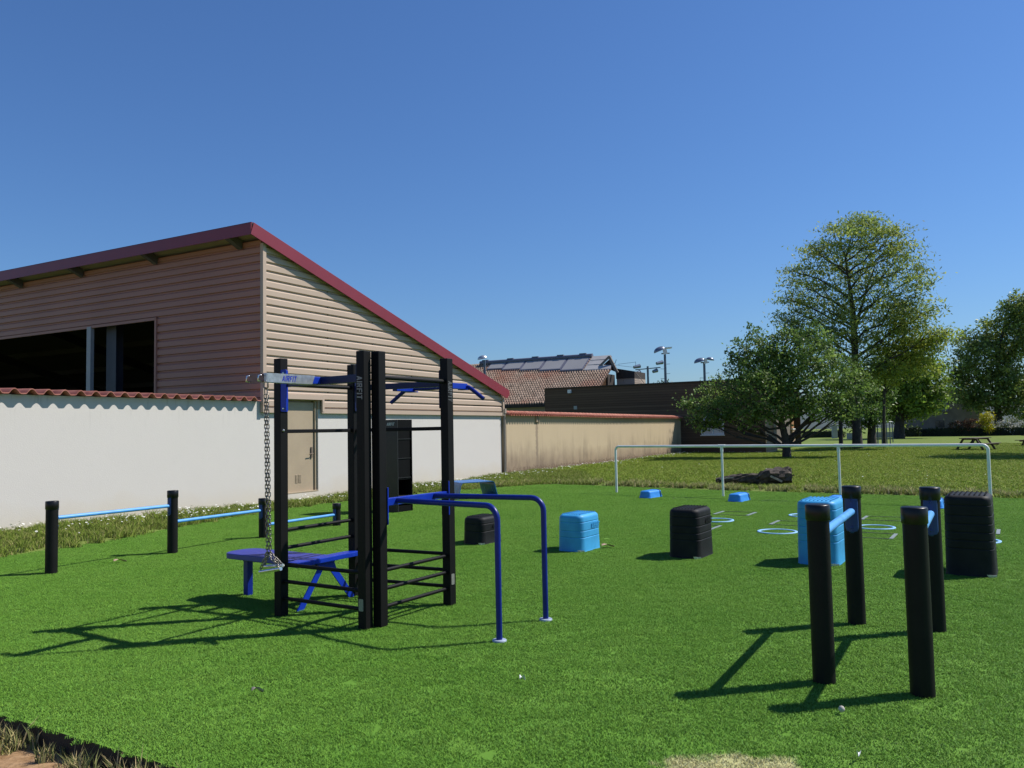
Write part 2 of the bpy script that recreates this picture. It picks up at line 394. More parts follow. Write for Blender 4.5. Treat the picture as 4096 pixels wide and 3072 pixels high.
def turf_mats():
    m, nt, N, L = nodes_of('turf_backing')
    out = N('ShaderNodeOutputMaterial'); bs = N('ShaderNodeBsdfPrincipled'); L(bs.outputs[0], out.inputs[0])
    geo = N('ShaderNodeNewGeometry'); P = geo.outputs['Position']
    c = turf_colour(N, L, P)
    d = N('ShaderNodeMix'); d.data_type = 'RGBA'; d.blend_type = 'MULTIPLY'; d.inputs['Factor'].default_value = 1; d.inputs['B'].default_value = (.75, .75, .7, 1)
    L(c, d.inputs['A']); L(d.outputs['Result'], bs.inputs['Base Color']); bs.inputs['Roughness'].default_value = .8; bs.inputs['Specular IOR Level'].default_value = .1
    MAT['turf'] = m
    m, nt, N, L, mu = leaf_mat('turf_blade', trans=.15, rough=.5, lift=.6)
    geo = N('ShaderNodeNewGeometry'); L(turf_colour(N, L, geo.outputs['Position']), mu.inputs['B'])
    MAT['turf_blade'] = m
turf_mats()
MAT['turf_edge'] = mk('turf_edge_board', (.028, .022, .016), .9, var=.4, scale=8, bump=.4)

def ground_mat():
    m, nt, N, L = nodes_of('grassy_ground')
    out = N('ShaderNodeOutputMaterial'); bs = N('ShaderNodeBsdfPrincipled'); L(bs.outputs[0], out.inputs[0])
    geo = N('ShaderNodeNewGeometry'); P = geo.outputs['Position']
    n1 = noise(N, L, P, .22, 5); n2 = noise(N, L, P, 2.5, 6); n3 = noise(N, L, P, 14, 4)
    c = mix_col(N, L, ramp(N, L, n1, .35, .65), (.105, .165, .028), (.15, .20, .042))
    c = mix_col(N, L, ramp(N, L, n2, .42, .66, 0, .55), c, (.20, .22, .065))
    c = mix_col(N, L, ramp(N, L, n3, .5, .75, 0, .5), c, (.06, .09, .02))
    sp = N('ShaderNodeSeparateXYZ'); L(P, sp.inputs[0])
    q = math_node(N, L, 'ADD', sp.outputs['Z'], ramp(N, L, n2, .3, .7, -.03, .03))
    soil = mix_col(N, L, ramp(N, L, n3, .35, .65), (.23, .135, .065), (.36, .23, .125))
    c = mix_col(N, L, ramp(N, L, q, -.055, -.075), c, soil)
    bp = N('ShaderNodeBump'); bp.inputs['Strength'].default_value = .7; bp.inputs['Distance'].default_value = .03
    L(n3, bp.inputs['Height']); L(bp.outputs[0], bs.inputs['Normal'])
    L(c, bs.inputs['Base Color']); bs.inputs['Roughness'].default_value = .9; bs.inputs['Specular IOR Level'].default_value = .1
    return m
MAT['ground'] = ground_mat()
MAT['hill'] = mk('wooded_hill', (.030, .048, .048), .95, col2=(.055, .075, .065), scale=.06, detail=9)

# ------------------------------------------------------------------ the lie of the land
GD = V((.4835, .8753, 0)); GN = V((.8753, -.4835, 0)); GB = V((-.8753, .4835, 0))   # along the gable, out of it, along the shaded side
EX = V((.8415, -.5402, 0)); EY = V((.5402, .8415, 0)); EZ = V((0, 0, 1))              # axes of the exercise frames
HC = V((-5.654, 18.284, 0))                                                        # corner of the hall
TURF = [(3.4, 1.0), (-1.66, 4.01), (-3.02, 4.81), (-5.6, 6.34), (-7.6, 7.75), (-7.75, 9.3), (-7.03, 11.13), (-6.35, 12.6), (-5.93, 14.6), (-5.46, 16.2), (-4.81, 17.9), (-3.9, 19.55), (-2.3, 21.3),
        (-.5, 22.95), (.5, 23.75), (1.15, 23.85), (1.8, 23.35), (2.91, 22.35), (5.15, 20.35), (8.01, 18.35), (10.42, 16.7), (20, 10.0), (20, -3), (3.4, -3)]
TP = np.array(TURF)
def signed_dist(X, Y):
    """distance to the turf outline, negative inside (numpy arrays)"""
    best = np.full(X.shape, 1e9); inside = np.zeros(X.shape, bool)
    n = len(TP)
    for i in range(n):
        x1, y1 = TP[i]; x2, y2 = TP[(i + 1) % n]
        dx, dy = x2 - x1, y2 - y1
        t = np.clip(((X - x1) * dx + (Y - y1) * dy) / (dx * dx + dy * dy), 0, 1)
        best = np.minimum(best, np.hypot(X - x1 - t * dx, Y - y1 - t * dy))
        c = ((y1 > Y) != (y2 > Y)) & (X < (x2 - x1) * (Y - y1) / (y2 - y1 + 1e-12) + x1)
        inside ^= c
    return np.where(inside, -best, best)
def ground_h(X, Y):
    d = signed_dist(X, Y)
    t = np.clip(d / 2.2, 0, 1); t = t * t * (3 - 2 * t)
    h = t * .06
    u = np.clip((-X - 2.0) / 3, 0, 1) * np.clip((40 - Y) / 15, 0, 1)      # the verge rises towards the white wall
    h = h + t * u * .07 + .02 * np.sin(X * .9 + 1.3 * np.sin(Y * .5)) * t
    low = (Y + .59 * X < 3.9) | ((Y < 8.8) & (X < -7))                  # the ground lies lower at the front edge
    near = np.clip((8.5 - Y) / 1.5, 0, 1)
    h = np.where(low & (X < 3.4), -.115 * near + h * (1 - near) * .5 + .015 * np.sin(X * 5) * np.sin(Y * 4.1) * near, h)
    h = np.where(d < -.02, -.12, h)
    return h

def make_ground():
    xs = np.concatenate([[-400, -200, -100, -60, -40, -28, -20], np.arange(-16, 16, .3), np.arange(16, 60, 1.5), [60, 70, 85, 110, 150, 220, 320, 500]])
    ys = np.concatenate([[-40, -15, -6], np.arange(-2, 28, .3), np.arange(28, 100, 1.5), [100, 115, 140, 180, 250, 350, 500, 800]])
    X, Y = np.meshgrid(xs, ys); Z = ground_h(X, Y)
    nx, ny = len(xs), len(ys)
    vs = np.stack([X, Y, Z], -1).reshape(-1, 3)
    i = np.arange(nx - 1)[None, :] + np.arange(ny - 1)[:, None] * nx
    fs = np.stack([i, i + 1, i + nx + 1, i + nx], -1).reshape(-1, 4)
    me = bpy.data.meshes.new('ground'); me.from_pydata(vs.tolist(), [], fs.tolist()); me.materials.append(MAT['ground'])
    me.polygons.foreach_set('use_smooth', [True] * len(fs))
    o = bpy.data.objects.new('ground', me); COL.objects.link(o); tag(o, kind='structure')
make_ground()

def make_turf():
    mb = MB(); n = len(TURF)
    mb.add([(x, y, 0) for x, y in TURF], [tuple(range(n))[::-1]])
    o = mb.build('artificial_turf', MAT['turf']); tag(o, kind='structure')
    mb = MB()
    mb.add([(x, y, 0) for x, y in TURF] + [(x, y, -.2) for x, y in TURF], [(i, (i + 1) % n, n + (i + 1) % n, n + i) for i in range(n)])
    o = mb.build('turf_edging', MAT['turf_edge']); tag(o, kind='structure')
    mb = MB()
    az = np.linspace(rad(-60), rad(75), 90)
    ridge = [V((430 * math.sin(a), 430 * math.cos(a), 14.5 + 5.5 * math.sin(a * 5 + .9) + 2 * math.sin(a * 17))) for a in az]
    foot = [V((300 * math.sin(a), 300 * math.cos(a), -.5)) for a in az]
    back = [V((620 * math.sin(a), 620 * math.cos(a), -.5)) for a in az]
    m = len(az)
    mb.add(foot + ridge + back, [(i, i + 1, m + i + 1, m + i) for i in range(m - 1)] + [(m + i, m + i + 1, 2 * m + i + 1, 2 * m + i) for i in range(m - 1)], True)
    o = mb.build('hill', MAT['hill']); tag(o, kind='structure')
make_turf()

# ------------------------------------------------------------------ grass: small tufts of blades, spread by geometry nodes
def blade_tile(name, n, size, hmin, hmax, width, lean, cols, mat, seed, clump=0):
    r = np.random.default_rng(seed)
    p = (r.random((n, 2)) - .5) * size
    if clump:
        c = (r.random((clump, 2)) - .5) * size
        p = c[r.integers(0, clump, n)] + r.normal(0, size * .045, (n, 2))
    h = hmin + (hmax - hmin) * r.random(n) ** 1.4
    yaw = r.random(n) * 2 * np.pi; w = width * (.7 + .6 * r.random(n)) / 2
    ld = r.random(n) * 2 * np.pi; la = lean * (.3 + .9 * r.random(n)) * h
    sx, sy = np.cos(yaw) * w, np.sin(yaw) * w
    lx, ly = np.cos(ld) * la, np.sin(ld) * la
    z0 = np.zeros(n) - .004
    vs = np.stack([np.stack([p[:, 0] - sx, p[:, 1] - sy, z0], -1), np.stack([p[:, 0] + sx, p[:, 1] + sy, z0], -1),
                   np.stack([p[:, 0] + sx * .8 + lx * .35, p[:, 1] + sy * .8 + ly * .35, h * .6], -1), np.stack([p[:, 0] - sx * .8 + lx * .35, p[:, 1] - sy * .8 + ly * .35, h * .6], -1),
                   np.stack([p[:, 0] + lx, p[:, 1] + ly, h * .97], -1)], 1).reshape(-1, 3)
    b = np.arange(n) * 5
    cols = np.array(cols)
    cc = cols[r.integers(0, len(cols), n)] * (.75 + .5 * r.random((n, 1)))
    me = bpy.data.meshes.new(name)
    faces = [f for k in b.tolist() for f in ((k, k + 1, k + 2, k + 3), (k + 3, k + 2, k + 4))]
    me.from_pydata(vs.tolist(), [], faces)
    at = me.color_attributes.new('Col', 'FLOAT_COLOR', 'POINT')
    ca = np.ones((n * 5, 4), np.float32); ca[:, :3] = np.repeat(cc, 5, 0)
    at.data.foreach_set('color', ca.ravel())
    me.materials.append(mat)
    return bpy.data.objects.new(name, me)

def scatter(name, pts, tiles, smin, smax, seed):
    """one object whose geometry nodes set a random tile of blades on each of its points"""
    me = bpy.data.meshes.new(name); me.from_pydata(pts, [], [])
    o = bpy.data.objects.new(name, me); COL.objects.link(o)
    src = bpy.data.collections.new(name + '_tufts')
    for t in tiles: src.objects.link(t)
    g = bpy.data.node_groups.new(name, 'GeometryNodeTree')
    g.interface.new_socket('Geometry', in_out='INPUT', socket_type='NodeSocketGeometry')
    g.interface.new_socket('Geometry', in_out='OUTPUT', socket_type='NodeSocketGeometry')
    N = g.nodes.new; L = g.links.new
    gi = N('NodeGroupInput'); go = N('NodeGroupOutput')
    ci = N('GeometryNodeCollectionInfo'); ci.inputs['Collection'].default_value = src; ci.inputs['Separate Children'].default_value = True; ci.inputs['Reset Children'].default_value = True
    ip = N('GeometryNodeInstanceOnPoints'); ip.inputs['Pick Instance'].default_value = True
    ri = N('FunctionNodeRandomValue'); ri.data_type = 'INT'
    def setr(node, a, b):
        ins = [s for s in node.inputs if s.enabled and s.name in ('Min', 'Max')]; ins[0].default_value = a; ins[1].default_value = b
    setr(ri, 0, len(tiles) - 1)
    rr = N('FunctionNodeRandomValue'); rr.data_type = 'FLOAT_VECTOR'; setr(rr, (0, 0, 0), (0, 0, 6.283))
    rs = N('FunctionNodeRandomValue'); rs.data_type = 'FLOAT'; setr(rs, smin, smax)
    for q, node in enumerate((ri, rr, rs)): node.inputs['Seed'].default_value = seed + q
    outp = lambda node: [s for s in node.outputs if s.enabled][0]
    L(gi.outputs[0], ip.inputs['Points']); L(ci.outputs[0], ip.inputs['Instance'])
    L(outp(ri), ip.inputs['Instance Index']); L(outp(rr), ip.inputs['Rotation']); L(outp(rs), ip.inputs['Scale'])
    L(ip.outputs[0], go.inputs[0])
    md = o.modifiers.new('scatter', 'NODES'); md.node_group = g
    return o

def grid_points(x0, x1, y0, y1, step, jit, seed):
    r = np.random.default_rng(seed)
    X, Y = np.meshgrid(np.arange(x0, x1, step), np.arange(y0, y1, step))
    X = X.ravel() + (r.random(X.size) - .5) * step * jit; Y = Y.ravel() + (r.random(Y.size) - .5) * step * jit
    return X, Y
def in_view(X, Y, m=1.5):
    return (Y > 2.6) & (np.abs(X) < .66 * Y + m)

def make_turf_pile():
    gcol = [(1, 1, 1), (1.12, 1.08, 1.0), (.88, .92, .85), (.95, 1.0, 1.3), (1.25, 1.12, 1.1)]
    big = [blade_tile('turf_tuft', 3000, .42, .008, .017, .0036, 1.5, gcol, MAT['turf_blade'], k) for k in range(4)]
    small = [blade_tile('turf_tuft_small', 225, .115, .008, .018, .0036, 1.3, gcol, MAT['turf_blade'], 20 + k) for k in range(3)]
    X, Y = grid_points(-9, 20, 1.5, 25, .3, .5, 1)
    d = signed_dist(X, Y); k = (d < -.32) & in_view(X, Y, .6)
    o = scatter('turf_pile', np.stack([X[k], Y[k], X[k] * 0], -1).tolist(), big, .9, 1.12, 3); tag(o, kind='stuff')
    X, Y = grid_points(-9, 20, 1.5, 25, .085, .6, 2)
    d = signed_dist(X, Y); k = (d < -.015) & (d > -.40) & in_view(X, Y, .6)
    o = scatter('turf_pile_edge', np.stack([X[k], Y[k], X[k] * 0], -1).tolist(), small, .9, 1.1, 5); tag(o, kind='stuff')
make_turf_pile()

MAT['grass_blade'] = leaf_mat('grass_blade', trans=.25, lift=.5)[0]
WALL_S = lambda X, Y: (X + 8.41) * .8753 - (Y - 13.294) * .4835        # distance in front of the white wall and gable
def make_lawn():
    vcol = [(.19, .25, .04), (.16, .225, .032), (.23, .265, .055), (.31, .29, .11), (.12, .185, .025), (.17, .24, .035)]
    tall = [blade_tile('verge_tuft', 460, .6, .03, .145, .010, .9, vcol, MAT['grass_blade'], 40 + k, 18) for k in range(4)]
    X, Y = grid_points(-14, 3, 7, 34, .30, .9, 7)
    d = signed_dist(X, Y); k = (d > .10) & (WALL_S(X, Y) > .16) & in_view(X, Y, 1.5) & (Y > 9) & (Y + .2 * X < 30) & (X < 2.2)
    o = scatter('verge_grass', np.stack([X[k], Y[k], ground_h(X[k], Y[k])], -1).tolist(), tall, .6, 1.15, 9); tag(o, kind='stuff')
    lcol = [(.19, .295, .03), (.235, .315, .04), (.26, .315, .05), (.145, .24, .024), (.30, .32, .08)]
    lawn = [blade_tile('lawn_tuft', 560, 1.15, .03, .085, .017, 1.2, lcol, MAT['grass_blade'], 60 + k, 60) for k in range(4)]
    X, Y = grid_points(-1, 34, 15, 56, .62, .9, 8)
    d = signed_dist(X, Y); k = (d > .45) & in_view(X, Y, 1) & (X > .42 * (Y - 29) + .9) & ((X - 14.37) * .4835 + (Y - 46.0) * .8753 < -.3)
    k |= (d > .45) & in_view(X, Y, 1) & (X > 17.5) & (Y > 40) & (X > .55 * (Y - 46) + 15.5)
    o = scatter('lawn_grass', np.stack([X[k], Y[k], ground_h(X[k], Y[k])], -1).tolist(), lawn, .7, 1.2, 11); tag(o, kind='stuff')
    ecol = [(.19, .26, .05), (.27, .30, .09), (.42, .35, .17)]
    edge = [blade_tile('edge_tuft', 130, .35, .05, .17, .012, .7, ecol, MAT['grass_blade'], 70 + k, 7) for k in range(3)]
    X, Y = grid_points(-1, 20, 12, 27, .2, 1.0, 12)
    d = signed_dist(X, Y); r = np.random.default_rng(2).random(X.size); k = (d > .16) & (d < .75) & in_view(X, Y, 1) & (r < .75) & (X > -.5)
    o = scatter('turf_border_grass', np.stack([X[k], Y[k], ground_h(X[k], Y[k])], -1).tolist(), edge, .6, 1.25, 13); tag(o, kind='stuff')
    dcol = [(.30, .28, .08), (.40, .33, .13), (.20, .22, .06), (.55, .44, .22)]
    dry = [blade_tile('dry_tuft', 150, .22, .012, .06, .005, .9, dcol, MAT['grass_blade'], 80 + k, 9) for k in range(4)]
    X, Y = grid_points(-5.2, 0, 2.2, 6.5, .11, 1.0, 14)
    r = np.random.default_rng(6).random(X.size)
    d = signed_dist(X, Y); k = (d > .05) & in_view(X, Y, .6) & (r < .42 + .5 * np.sin(X * 4.3) * np.cos(Y * 5.1))
    o = scatter('dry_grass', np.stack([X[k], Y[k], ground_h(X[k], Y[k])], -1).tolist(), dry, .6, 1.3, 17); tag(o, kind='stuff')
    wcol = [(.28, .26, .10), (.16, .18, .06), (.48, .38, .19)]
    weed = [blade_tile('edge_weed', 46, .16, .05, .16, .007, .55, wcol, MAT['grass_blade'], 90 + k, 3) for k in range(3)]
    r = np.random.default_rng(9); t = r.random(60); X = -3.6 + 2.3 * t + r.normal(0, .03, 60); Y = 3.70 - .59 * X - .63 * .0 + r.random(60) * -.16
    Y = 3.03 - .588 * X - r.random(60) * .2
    k = signed_dist(X, Y) > .02
    o = scatter('edge_weeds', np.stack([X[k], Y[k], ground_h(X[k], Y[k])], -1).tolist(), weed, .5, 1.2, 19); tag(o, kind='stuff')
make_lawn()

def make_daisies():
    r = np.random.default_rng(21); mb = MB()
    def flower(x, y, z, s):
        a = r.random() * 6.28; t = V((r.normal(0, .35), r.normal(0, .35), 1)).normalized(); u = t.orthogonal().normalized(); w = t.cross(u)
        mb.add([V((x, y, z)) + (u * math.cos(a + k * 1.0472) + w * math.sin(a + k * 1.0472)) * s for k in range(6)], [(0, 1, 2, 3, 4, 5)])
    n = 0
    # drifts at the foot of the white wall, thinning towards the turf
    cl = [(s, .25 + .6 * r.random(), .25 + .6 * r.random()) for s in r.random(26) * 17 - 6]
    while n < 800:
        if r.random() < .75:
            c = cl[r.integers(len(cl))]; s = c[0] + r.normal(0, c[2]); q = abs(c[1] + r.normal(0, .22))
        else: s = r.random() * 18 - 6; q = r.random() * 1.9
        p = HC + GD * s + GN * (q + .08); X = np.array([p.x]); Y = np.array([p.y])
        if signed_dist(X, Y)[0] < .15: continue
        flower(p.x, p.y, float(ground_h(X, Y)[0]) + .07 + .08 * r.random(), .013 + .01 * r.random()); n += 1
    n = 0
    while n < 700:
        if r.random() < .72: s = r.random() * 22; q = abs(r.normal(0, .5)) + .15; p = V((-.286, 28.0, 0)) + V((.4540, .8910, 0)) * s + V((.8910, -.4540, 0)) * q
        elif r.random() < .4: s = r.random() * 9; q = abs(r.normal(0, .6)) + .1; p = V((14.37, 46, 0)) + GB * (s * .75) - GD * q
        else: p = V((r.random() * 26, 18 + r.random() * 26, 0))
        X = np.array([p.x]); Y = np.array([p.y])
        if signed_dist(X, Y)[0] < .5 or p.x < .44 * (p.y - 28): continue
        flower(p.x, p.y, float(ground_h(X, Y)[0]) + .06 + .06 * r.random(), .013 + .010 * r.random()); n += 1
    o = mb.build('daisies', mk('daisy_petals', (.72, .72, .66), .7, var=.1)); tag(o, kind='stuff')
make_daisies()

# ------------------------------------------------------------------ the metal-clad hall
def P3(s, z, off=0.0, db=0.0): return HC + GD * s + GN * off + GB * db + EZ * z
TAN = .2907
CLAD_PROF = [(.0, 0.0), (.092, 0.0), (.106, -.042), (.130, -.042), (.172, 0.0), (.196, 0.0)]   # (z step, depth) of one rib, from its top downwards

def cladding(mb, org, along, outw, ztop, zbot, ranges):
    """horizontal ribbed sheet; ranges(z) gives the [a, b] stretches along the wall at height z"""
    z = ztop; prev = None
    while z > zbot:
        for k in range(len(CLAD_PROF) - 1):
            za, oa = z - CLAD_PROF[k][0], CLAD_PROF[k][1]; zb, ob = z - CLAD_PROF[k + 1][0], CLAD_PROF[k + 1][1]
            if zb < zbot: continue
            for (a0, a1), (b0, b1) in zip(ranges(za), ranges(zb)):
                if a1 - a0 < .01 and b1 - b0 < .01: continue
                q = lambda s, zz, o: org + along * s + outw * o + EZ * zz
                mb.add([q(a0, za, oa), q(a1, za, oa), q(b1, zb, ob), q(b0, zb, ob)], [(0, 3, 2, 1)])
        z -= .196

def make_hall():
    t = thing('metal_clad_hall', 'large taupe metal clad hall with burgundy roof edge and tan side door', 'hall', HC)
    mb = MB()
    def rg(z):
        e = min(10.98, (6.12 - z) / TAN)
        if z < 2.445: return [(.05, .60), (1.94, e)]
        return [(.05, max(.05, e)), (0, 0)]
    cladding(mb, HC.copy(), GD, GN, 6.086, 2.23, rg)
    gable = mb
    mb = MB()
    mb.box(P3(.33, 2.17, -.005), GD * .29, GN * .028, EZ * .055); mb.box(P3(6.45, 2.17, -.005), GD * 4.52, GN * .028, EZ * .055)
    mb.box(P3(.015, 4.06, .002), GD * .05, GN * .045, EZ * 1.94); mb.box(P3(11.0, 2.42, .0), GD * .045, GN * .045, EZ * .30)
    mb.box(P3(1.30, 2.50, .004), GD * .70, GN * .028, EZ * .055); mb.box(P3(1.965, 2.30, .004), GD * .035, GN * .028, EZ * .145)
    mb.build('cladding_trim', MAT['clad'], t)
    # screws of the sheeting
    for s in (2.2, 3.98, 5.75, 7.5, 9.2):
        z = 6.086 - .118
        while z > 2.3:
            if z < 5.85 - TAN * s: gable.box(P3(s, z, -.036), GD * .011, GN * .010, EZ * .014, mi=1)
            z -= .196
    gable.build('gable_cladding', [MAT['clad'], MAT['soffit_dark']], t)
    mb = MB()
    def rb(z): return [(.05, 26), (0, 0)] if z > 4.58 else [(.05, 3.66), (25, 26)]
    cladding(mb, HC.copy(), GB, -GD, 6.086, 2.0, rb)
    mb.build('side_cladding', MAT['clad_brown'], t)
    mb = MB()
    mb.box(P3(-.004, 4.56, 0, 14.3), GB * 10.65, GD * .03, EZ * .035); mb.box(P3(-.004, 3.3, 0, 3.67), GB * .03, GD * .03, EZ * 1.26)
    mb.build('opening_trim', MAT['clad_brown'], t)
    # roof sheet, burgundy flashings
    mb = MB()
    a = P3(-.40, 6.36, .11, -.0); b = P3(11.2, 2.985, .11, -.0)
    for dz, in ((0,),):
        mb.add([a, b, b + GB * 26.3, a + GB * 26.3, a - EZ * .06, b - EZ * .06, b + GB * 26.3 - EZ * .06, a + GB * 26.3 - EZ * .06],
               [(0, 1, 2, 3), (4, 7, 6, 5), (0, 4, 5, 1), (1, 5, 6, 2), (2, 6, 7, 3), (3, 7, 4, 0)])
    mb.build('roof', MAT['zinc'], t)
    mb = MB()
    mb.prism([(-.383, 6.379), (-.478, 6.10), (11.09, 2.712), (11.26, 2.83), (11.27, 2.993)], P3(0, 0, .112), GD, EZ, GN * .02)
    mb.build('verge_flashing', MAT['burgundy'], t, bevel=.004)
    mb = MB()
    mb.prism([(-.0, 6.379), (26.3, 6.379), (26.3, 6.10), (-.0, 6.10)], P3(-.455, 0, .11), GB, EZ, GD * .02)
    mb.prism([(0, 0), (26.3, 0), (26.3, .08), (0, .08)], P3(-.455, 6.379, .11), GB, GD, -EZ * .015)
    mb.build('eaves_flashing', MAT['burgundy'], t)
    mb = MB()
    mb.add([P3(-.43, 6.27, .1, 0), P3(-.02, 6.15, .1, 0), P3(-.02, 6.15, 0, 26), P3(-.43, 6.27, 0, 26)], [(0, 1, 2, 3)])
    mb.prism([(-.4, 6.215), (11.1, 2.872), (11.1, 2.89), (-.4, 6.23)], P3(0, 0, -.02), GD, EZ, GN * .125)
    mb.build('soffit', MAT['soffit'], t)
    for d in (.62, 3.6, 6.6, 9.4, 12.4):
        mb = MB()
        mb.prism([(-.03, 5.93), (-.42, 6.10), (-.42, 6.25), (-.03, 6.13)], P3(0, 0, 0, d), GD, EZ, GB * .14)
        mb.build('eaves_bracket', MAT['soffit_dark'], t)
    # lower wall, door
    mb = MB(); w = .25
    def wall(s0, s1, z0, z1, off=-.06): mb.box(P3((s0 + s1) / 2, (z0 + z1) / 2, off - w / 2), GD * ((s1 - s0) / 2), GN * (w / 2), EZ * ((z1 - z0) / 2))
    wall(0.02, .70, -.3, 2.3); wall(1.86, 10.97, -.3, 2.3); wall(.70, 1.86, -.3, .205)
    mb.build('lower_wall', MAT['plaster'], t)
    mb = MB()
    mb.box(P3(.745, 1.32, -.15), GD * .03, GN * .05, EZ * 1.10); mb.box(P3(1.825, 1.32, -.15), GD * .03, GN * .05, EZ * 1.10); mb.box(P3(1.285, 2.45, -.15), GD * .57, GN * .05, EZ * .03)
    mb.box(P3(1.285, .225, -.10), GD * .575, GN * .045, EZ * .016)
    mb.box(P3(1.285, 2.40, -.24), GD * .62, GN * .03, EZ * .14); mb.box(P3(1.90, 2.33, -.10), GD * .045, GN * .05, EZ * .115); mb.box(P3(.645, 2.33, -.10), GD * .045, GN * .05, EZ * .115)
    mb.build('door_frame', MAT['door'], t, bevel=.004)
    mb = MB(); mb.box(P3(1.285, 1.31, -.165), GD * .505, GN * .025, EZ * 1.07)
    dr = mb.build('door', MAT['door'], t, bevel=.004)
    mb = MB()
    mb.box(P3(1.70, 1.16, -.125), GD * .022, GN * .014, EZ * .13); mb.tube([P3(1.70, 1.13, -.12), P3(1.70, 1.13, -.07), P3(1.56, 1.12, -.07)], .011, 8)
    mb.build('handle', MAT['door_dark'], dr, False)
    mb = MB()
    for sx in (1.20, 1.31): 
        for k in range(7): mb.box(P3(sx, .46 + k * .028, -.135), GD * .045, GN * .006, EZ * .008)
    mb.build('vent_grille', MAT['door'], dr, False)
    mb = MB()
    mb.tube([P3(11.06, z, .02) for z in (-.1, 2.2)], .045, 10)
    mb.box(P3(11.06, 2.28, .02), GD * .06, GN * .06, EZ * .08)
    mb.build('downpipe', MAT['soffit'], t)
    # behind the opening
    mb = MB(); mb.box(P3(-.005, 3.0, -.0, 6.31), GB * .085, GD * .05, EZ * 1.56); mb.build('opening_post', MAT['grey_steel'], t)
    mb = MB(); mb.box(P3(.30, 2.8, 0, 5.86), GB * .20, GD * .012, EZ * 2.9); mb.box(P3(.48, 2.8, 0, 5.86), GB * .012, GD * .16, EZ * 2.9); mb.build('column', MAT['dark_steel'], t)
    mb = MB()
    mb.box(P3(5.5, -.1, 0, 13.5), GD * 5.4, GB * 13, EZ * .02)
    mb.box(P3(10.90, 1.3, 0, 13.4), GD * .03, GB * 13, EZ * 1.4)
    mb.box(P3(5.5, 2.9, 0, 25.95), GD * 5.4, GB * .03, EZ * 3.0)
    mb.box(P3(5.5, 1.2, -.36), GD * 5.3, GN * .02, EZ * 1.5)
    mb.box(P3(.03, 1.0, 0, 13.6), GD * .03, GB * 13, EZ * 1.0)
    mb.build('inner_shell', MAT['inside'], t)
    mb = MB()
    for k in range(6):
        s = .8 + k * 1.8; mb.box(P3(s, 6.05 - TAN * s, 0, 13.2), GD * .04, GB * 13, EZ * .09)
    for d in (.4, 5.9, 11.4, 16.9):
        mb.beam(P3(.1, 5.60, 0, d), P3(10.8, 5.60 - TAN * 10.7, 0, d), .16, .28)
    mb.prism([(.1, 6.10), (10.9, 6.10 - TAN * 10.8), (10.9, 6.13 - TAN * 10.8), (.1, 6.13)], P3(0, 0, -.05), GD, EZ, GB * 25.8)
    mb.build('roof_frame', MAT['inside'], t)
make_hall()

def s_tile_profile(n, pitch, hump):
    """one roman tile across: a round hump, then a flat pan"""
    out = []
    for k in range(n):
        u = k / n
        z = hump * math.sin(math.pi * u / .62) ** 1.0 if u < .62 else -.006
        out.append((u * pitch, z))
    return out

def coping(mb, org, along, outw, length, z, wout, wback, pitch, hump, rise, thick=.016, start=0.0, sag=0.0):
    prof = s_tile_profile(12, pitch, hump); k = int(length / pitch); pts = []
    for i in range(k): pts += [(i * pitch + a, b) for a, b in prof]
    pts.append((k * pitch, 0))
    n = len(pts); vs = []
    for top in (1, 0):
        for o, dz in ((wout, 0.0), (-wback, rise)):
            for a, b in pts:
                zz = z + dz + b + (thick if top else 0) + sag * math.sin(a * .33 + 1) + random.uniform(-.001, .001)
                vs.append(org + along * (start + a) + outw * o + EZ * zz)
    fs = []
    for i in range(n - 1):
        fs += [(i, i + 1, n + i + 1, n + i), (2 * n + i, 3 * n + i, 3 * n + i + 1, 2 * n + i + 1), (i, 2 * n + i, 2 * n + i + 1, i + 1), (n + i, n + i + 1, 3 * n + i + 1, 3 * n + i)]
    mb.add(vs, fs)

def make_white_wall():
    random.seed(3)
    t = thing('white_wall', 'white rendered boundary wall with curved terracotta coping, left of the hall door', 'wall', P3(-3, 0))
    mb = MB(); mb.box(P3(-7.0, 1.03, -.185), GD * 7.02, GN * .125, EZ * 1.335); mb.build('wall', MAT['plaster'], t)
    mb = MB(); coping(mb, HC.copy(), GD, GN, 14.0, 2.375, .085, .40, .29, .078, .015, start=-14.05)
    mb.build('tile_coping', MAT['terracotta'], t)
make_white_wall()

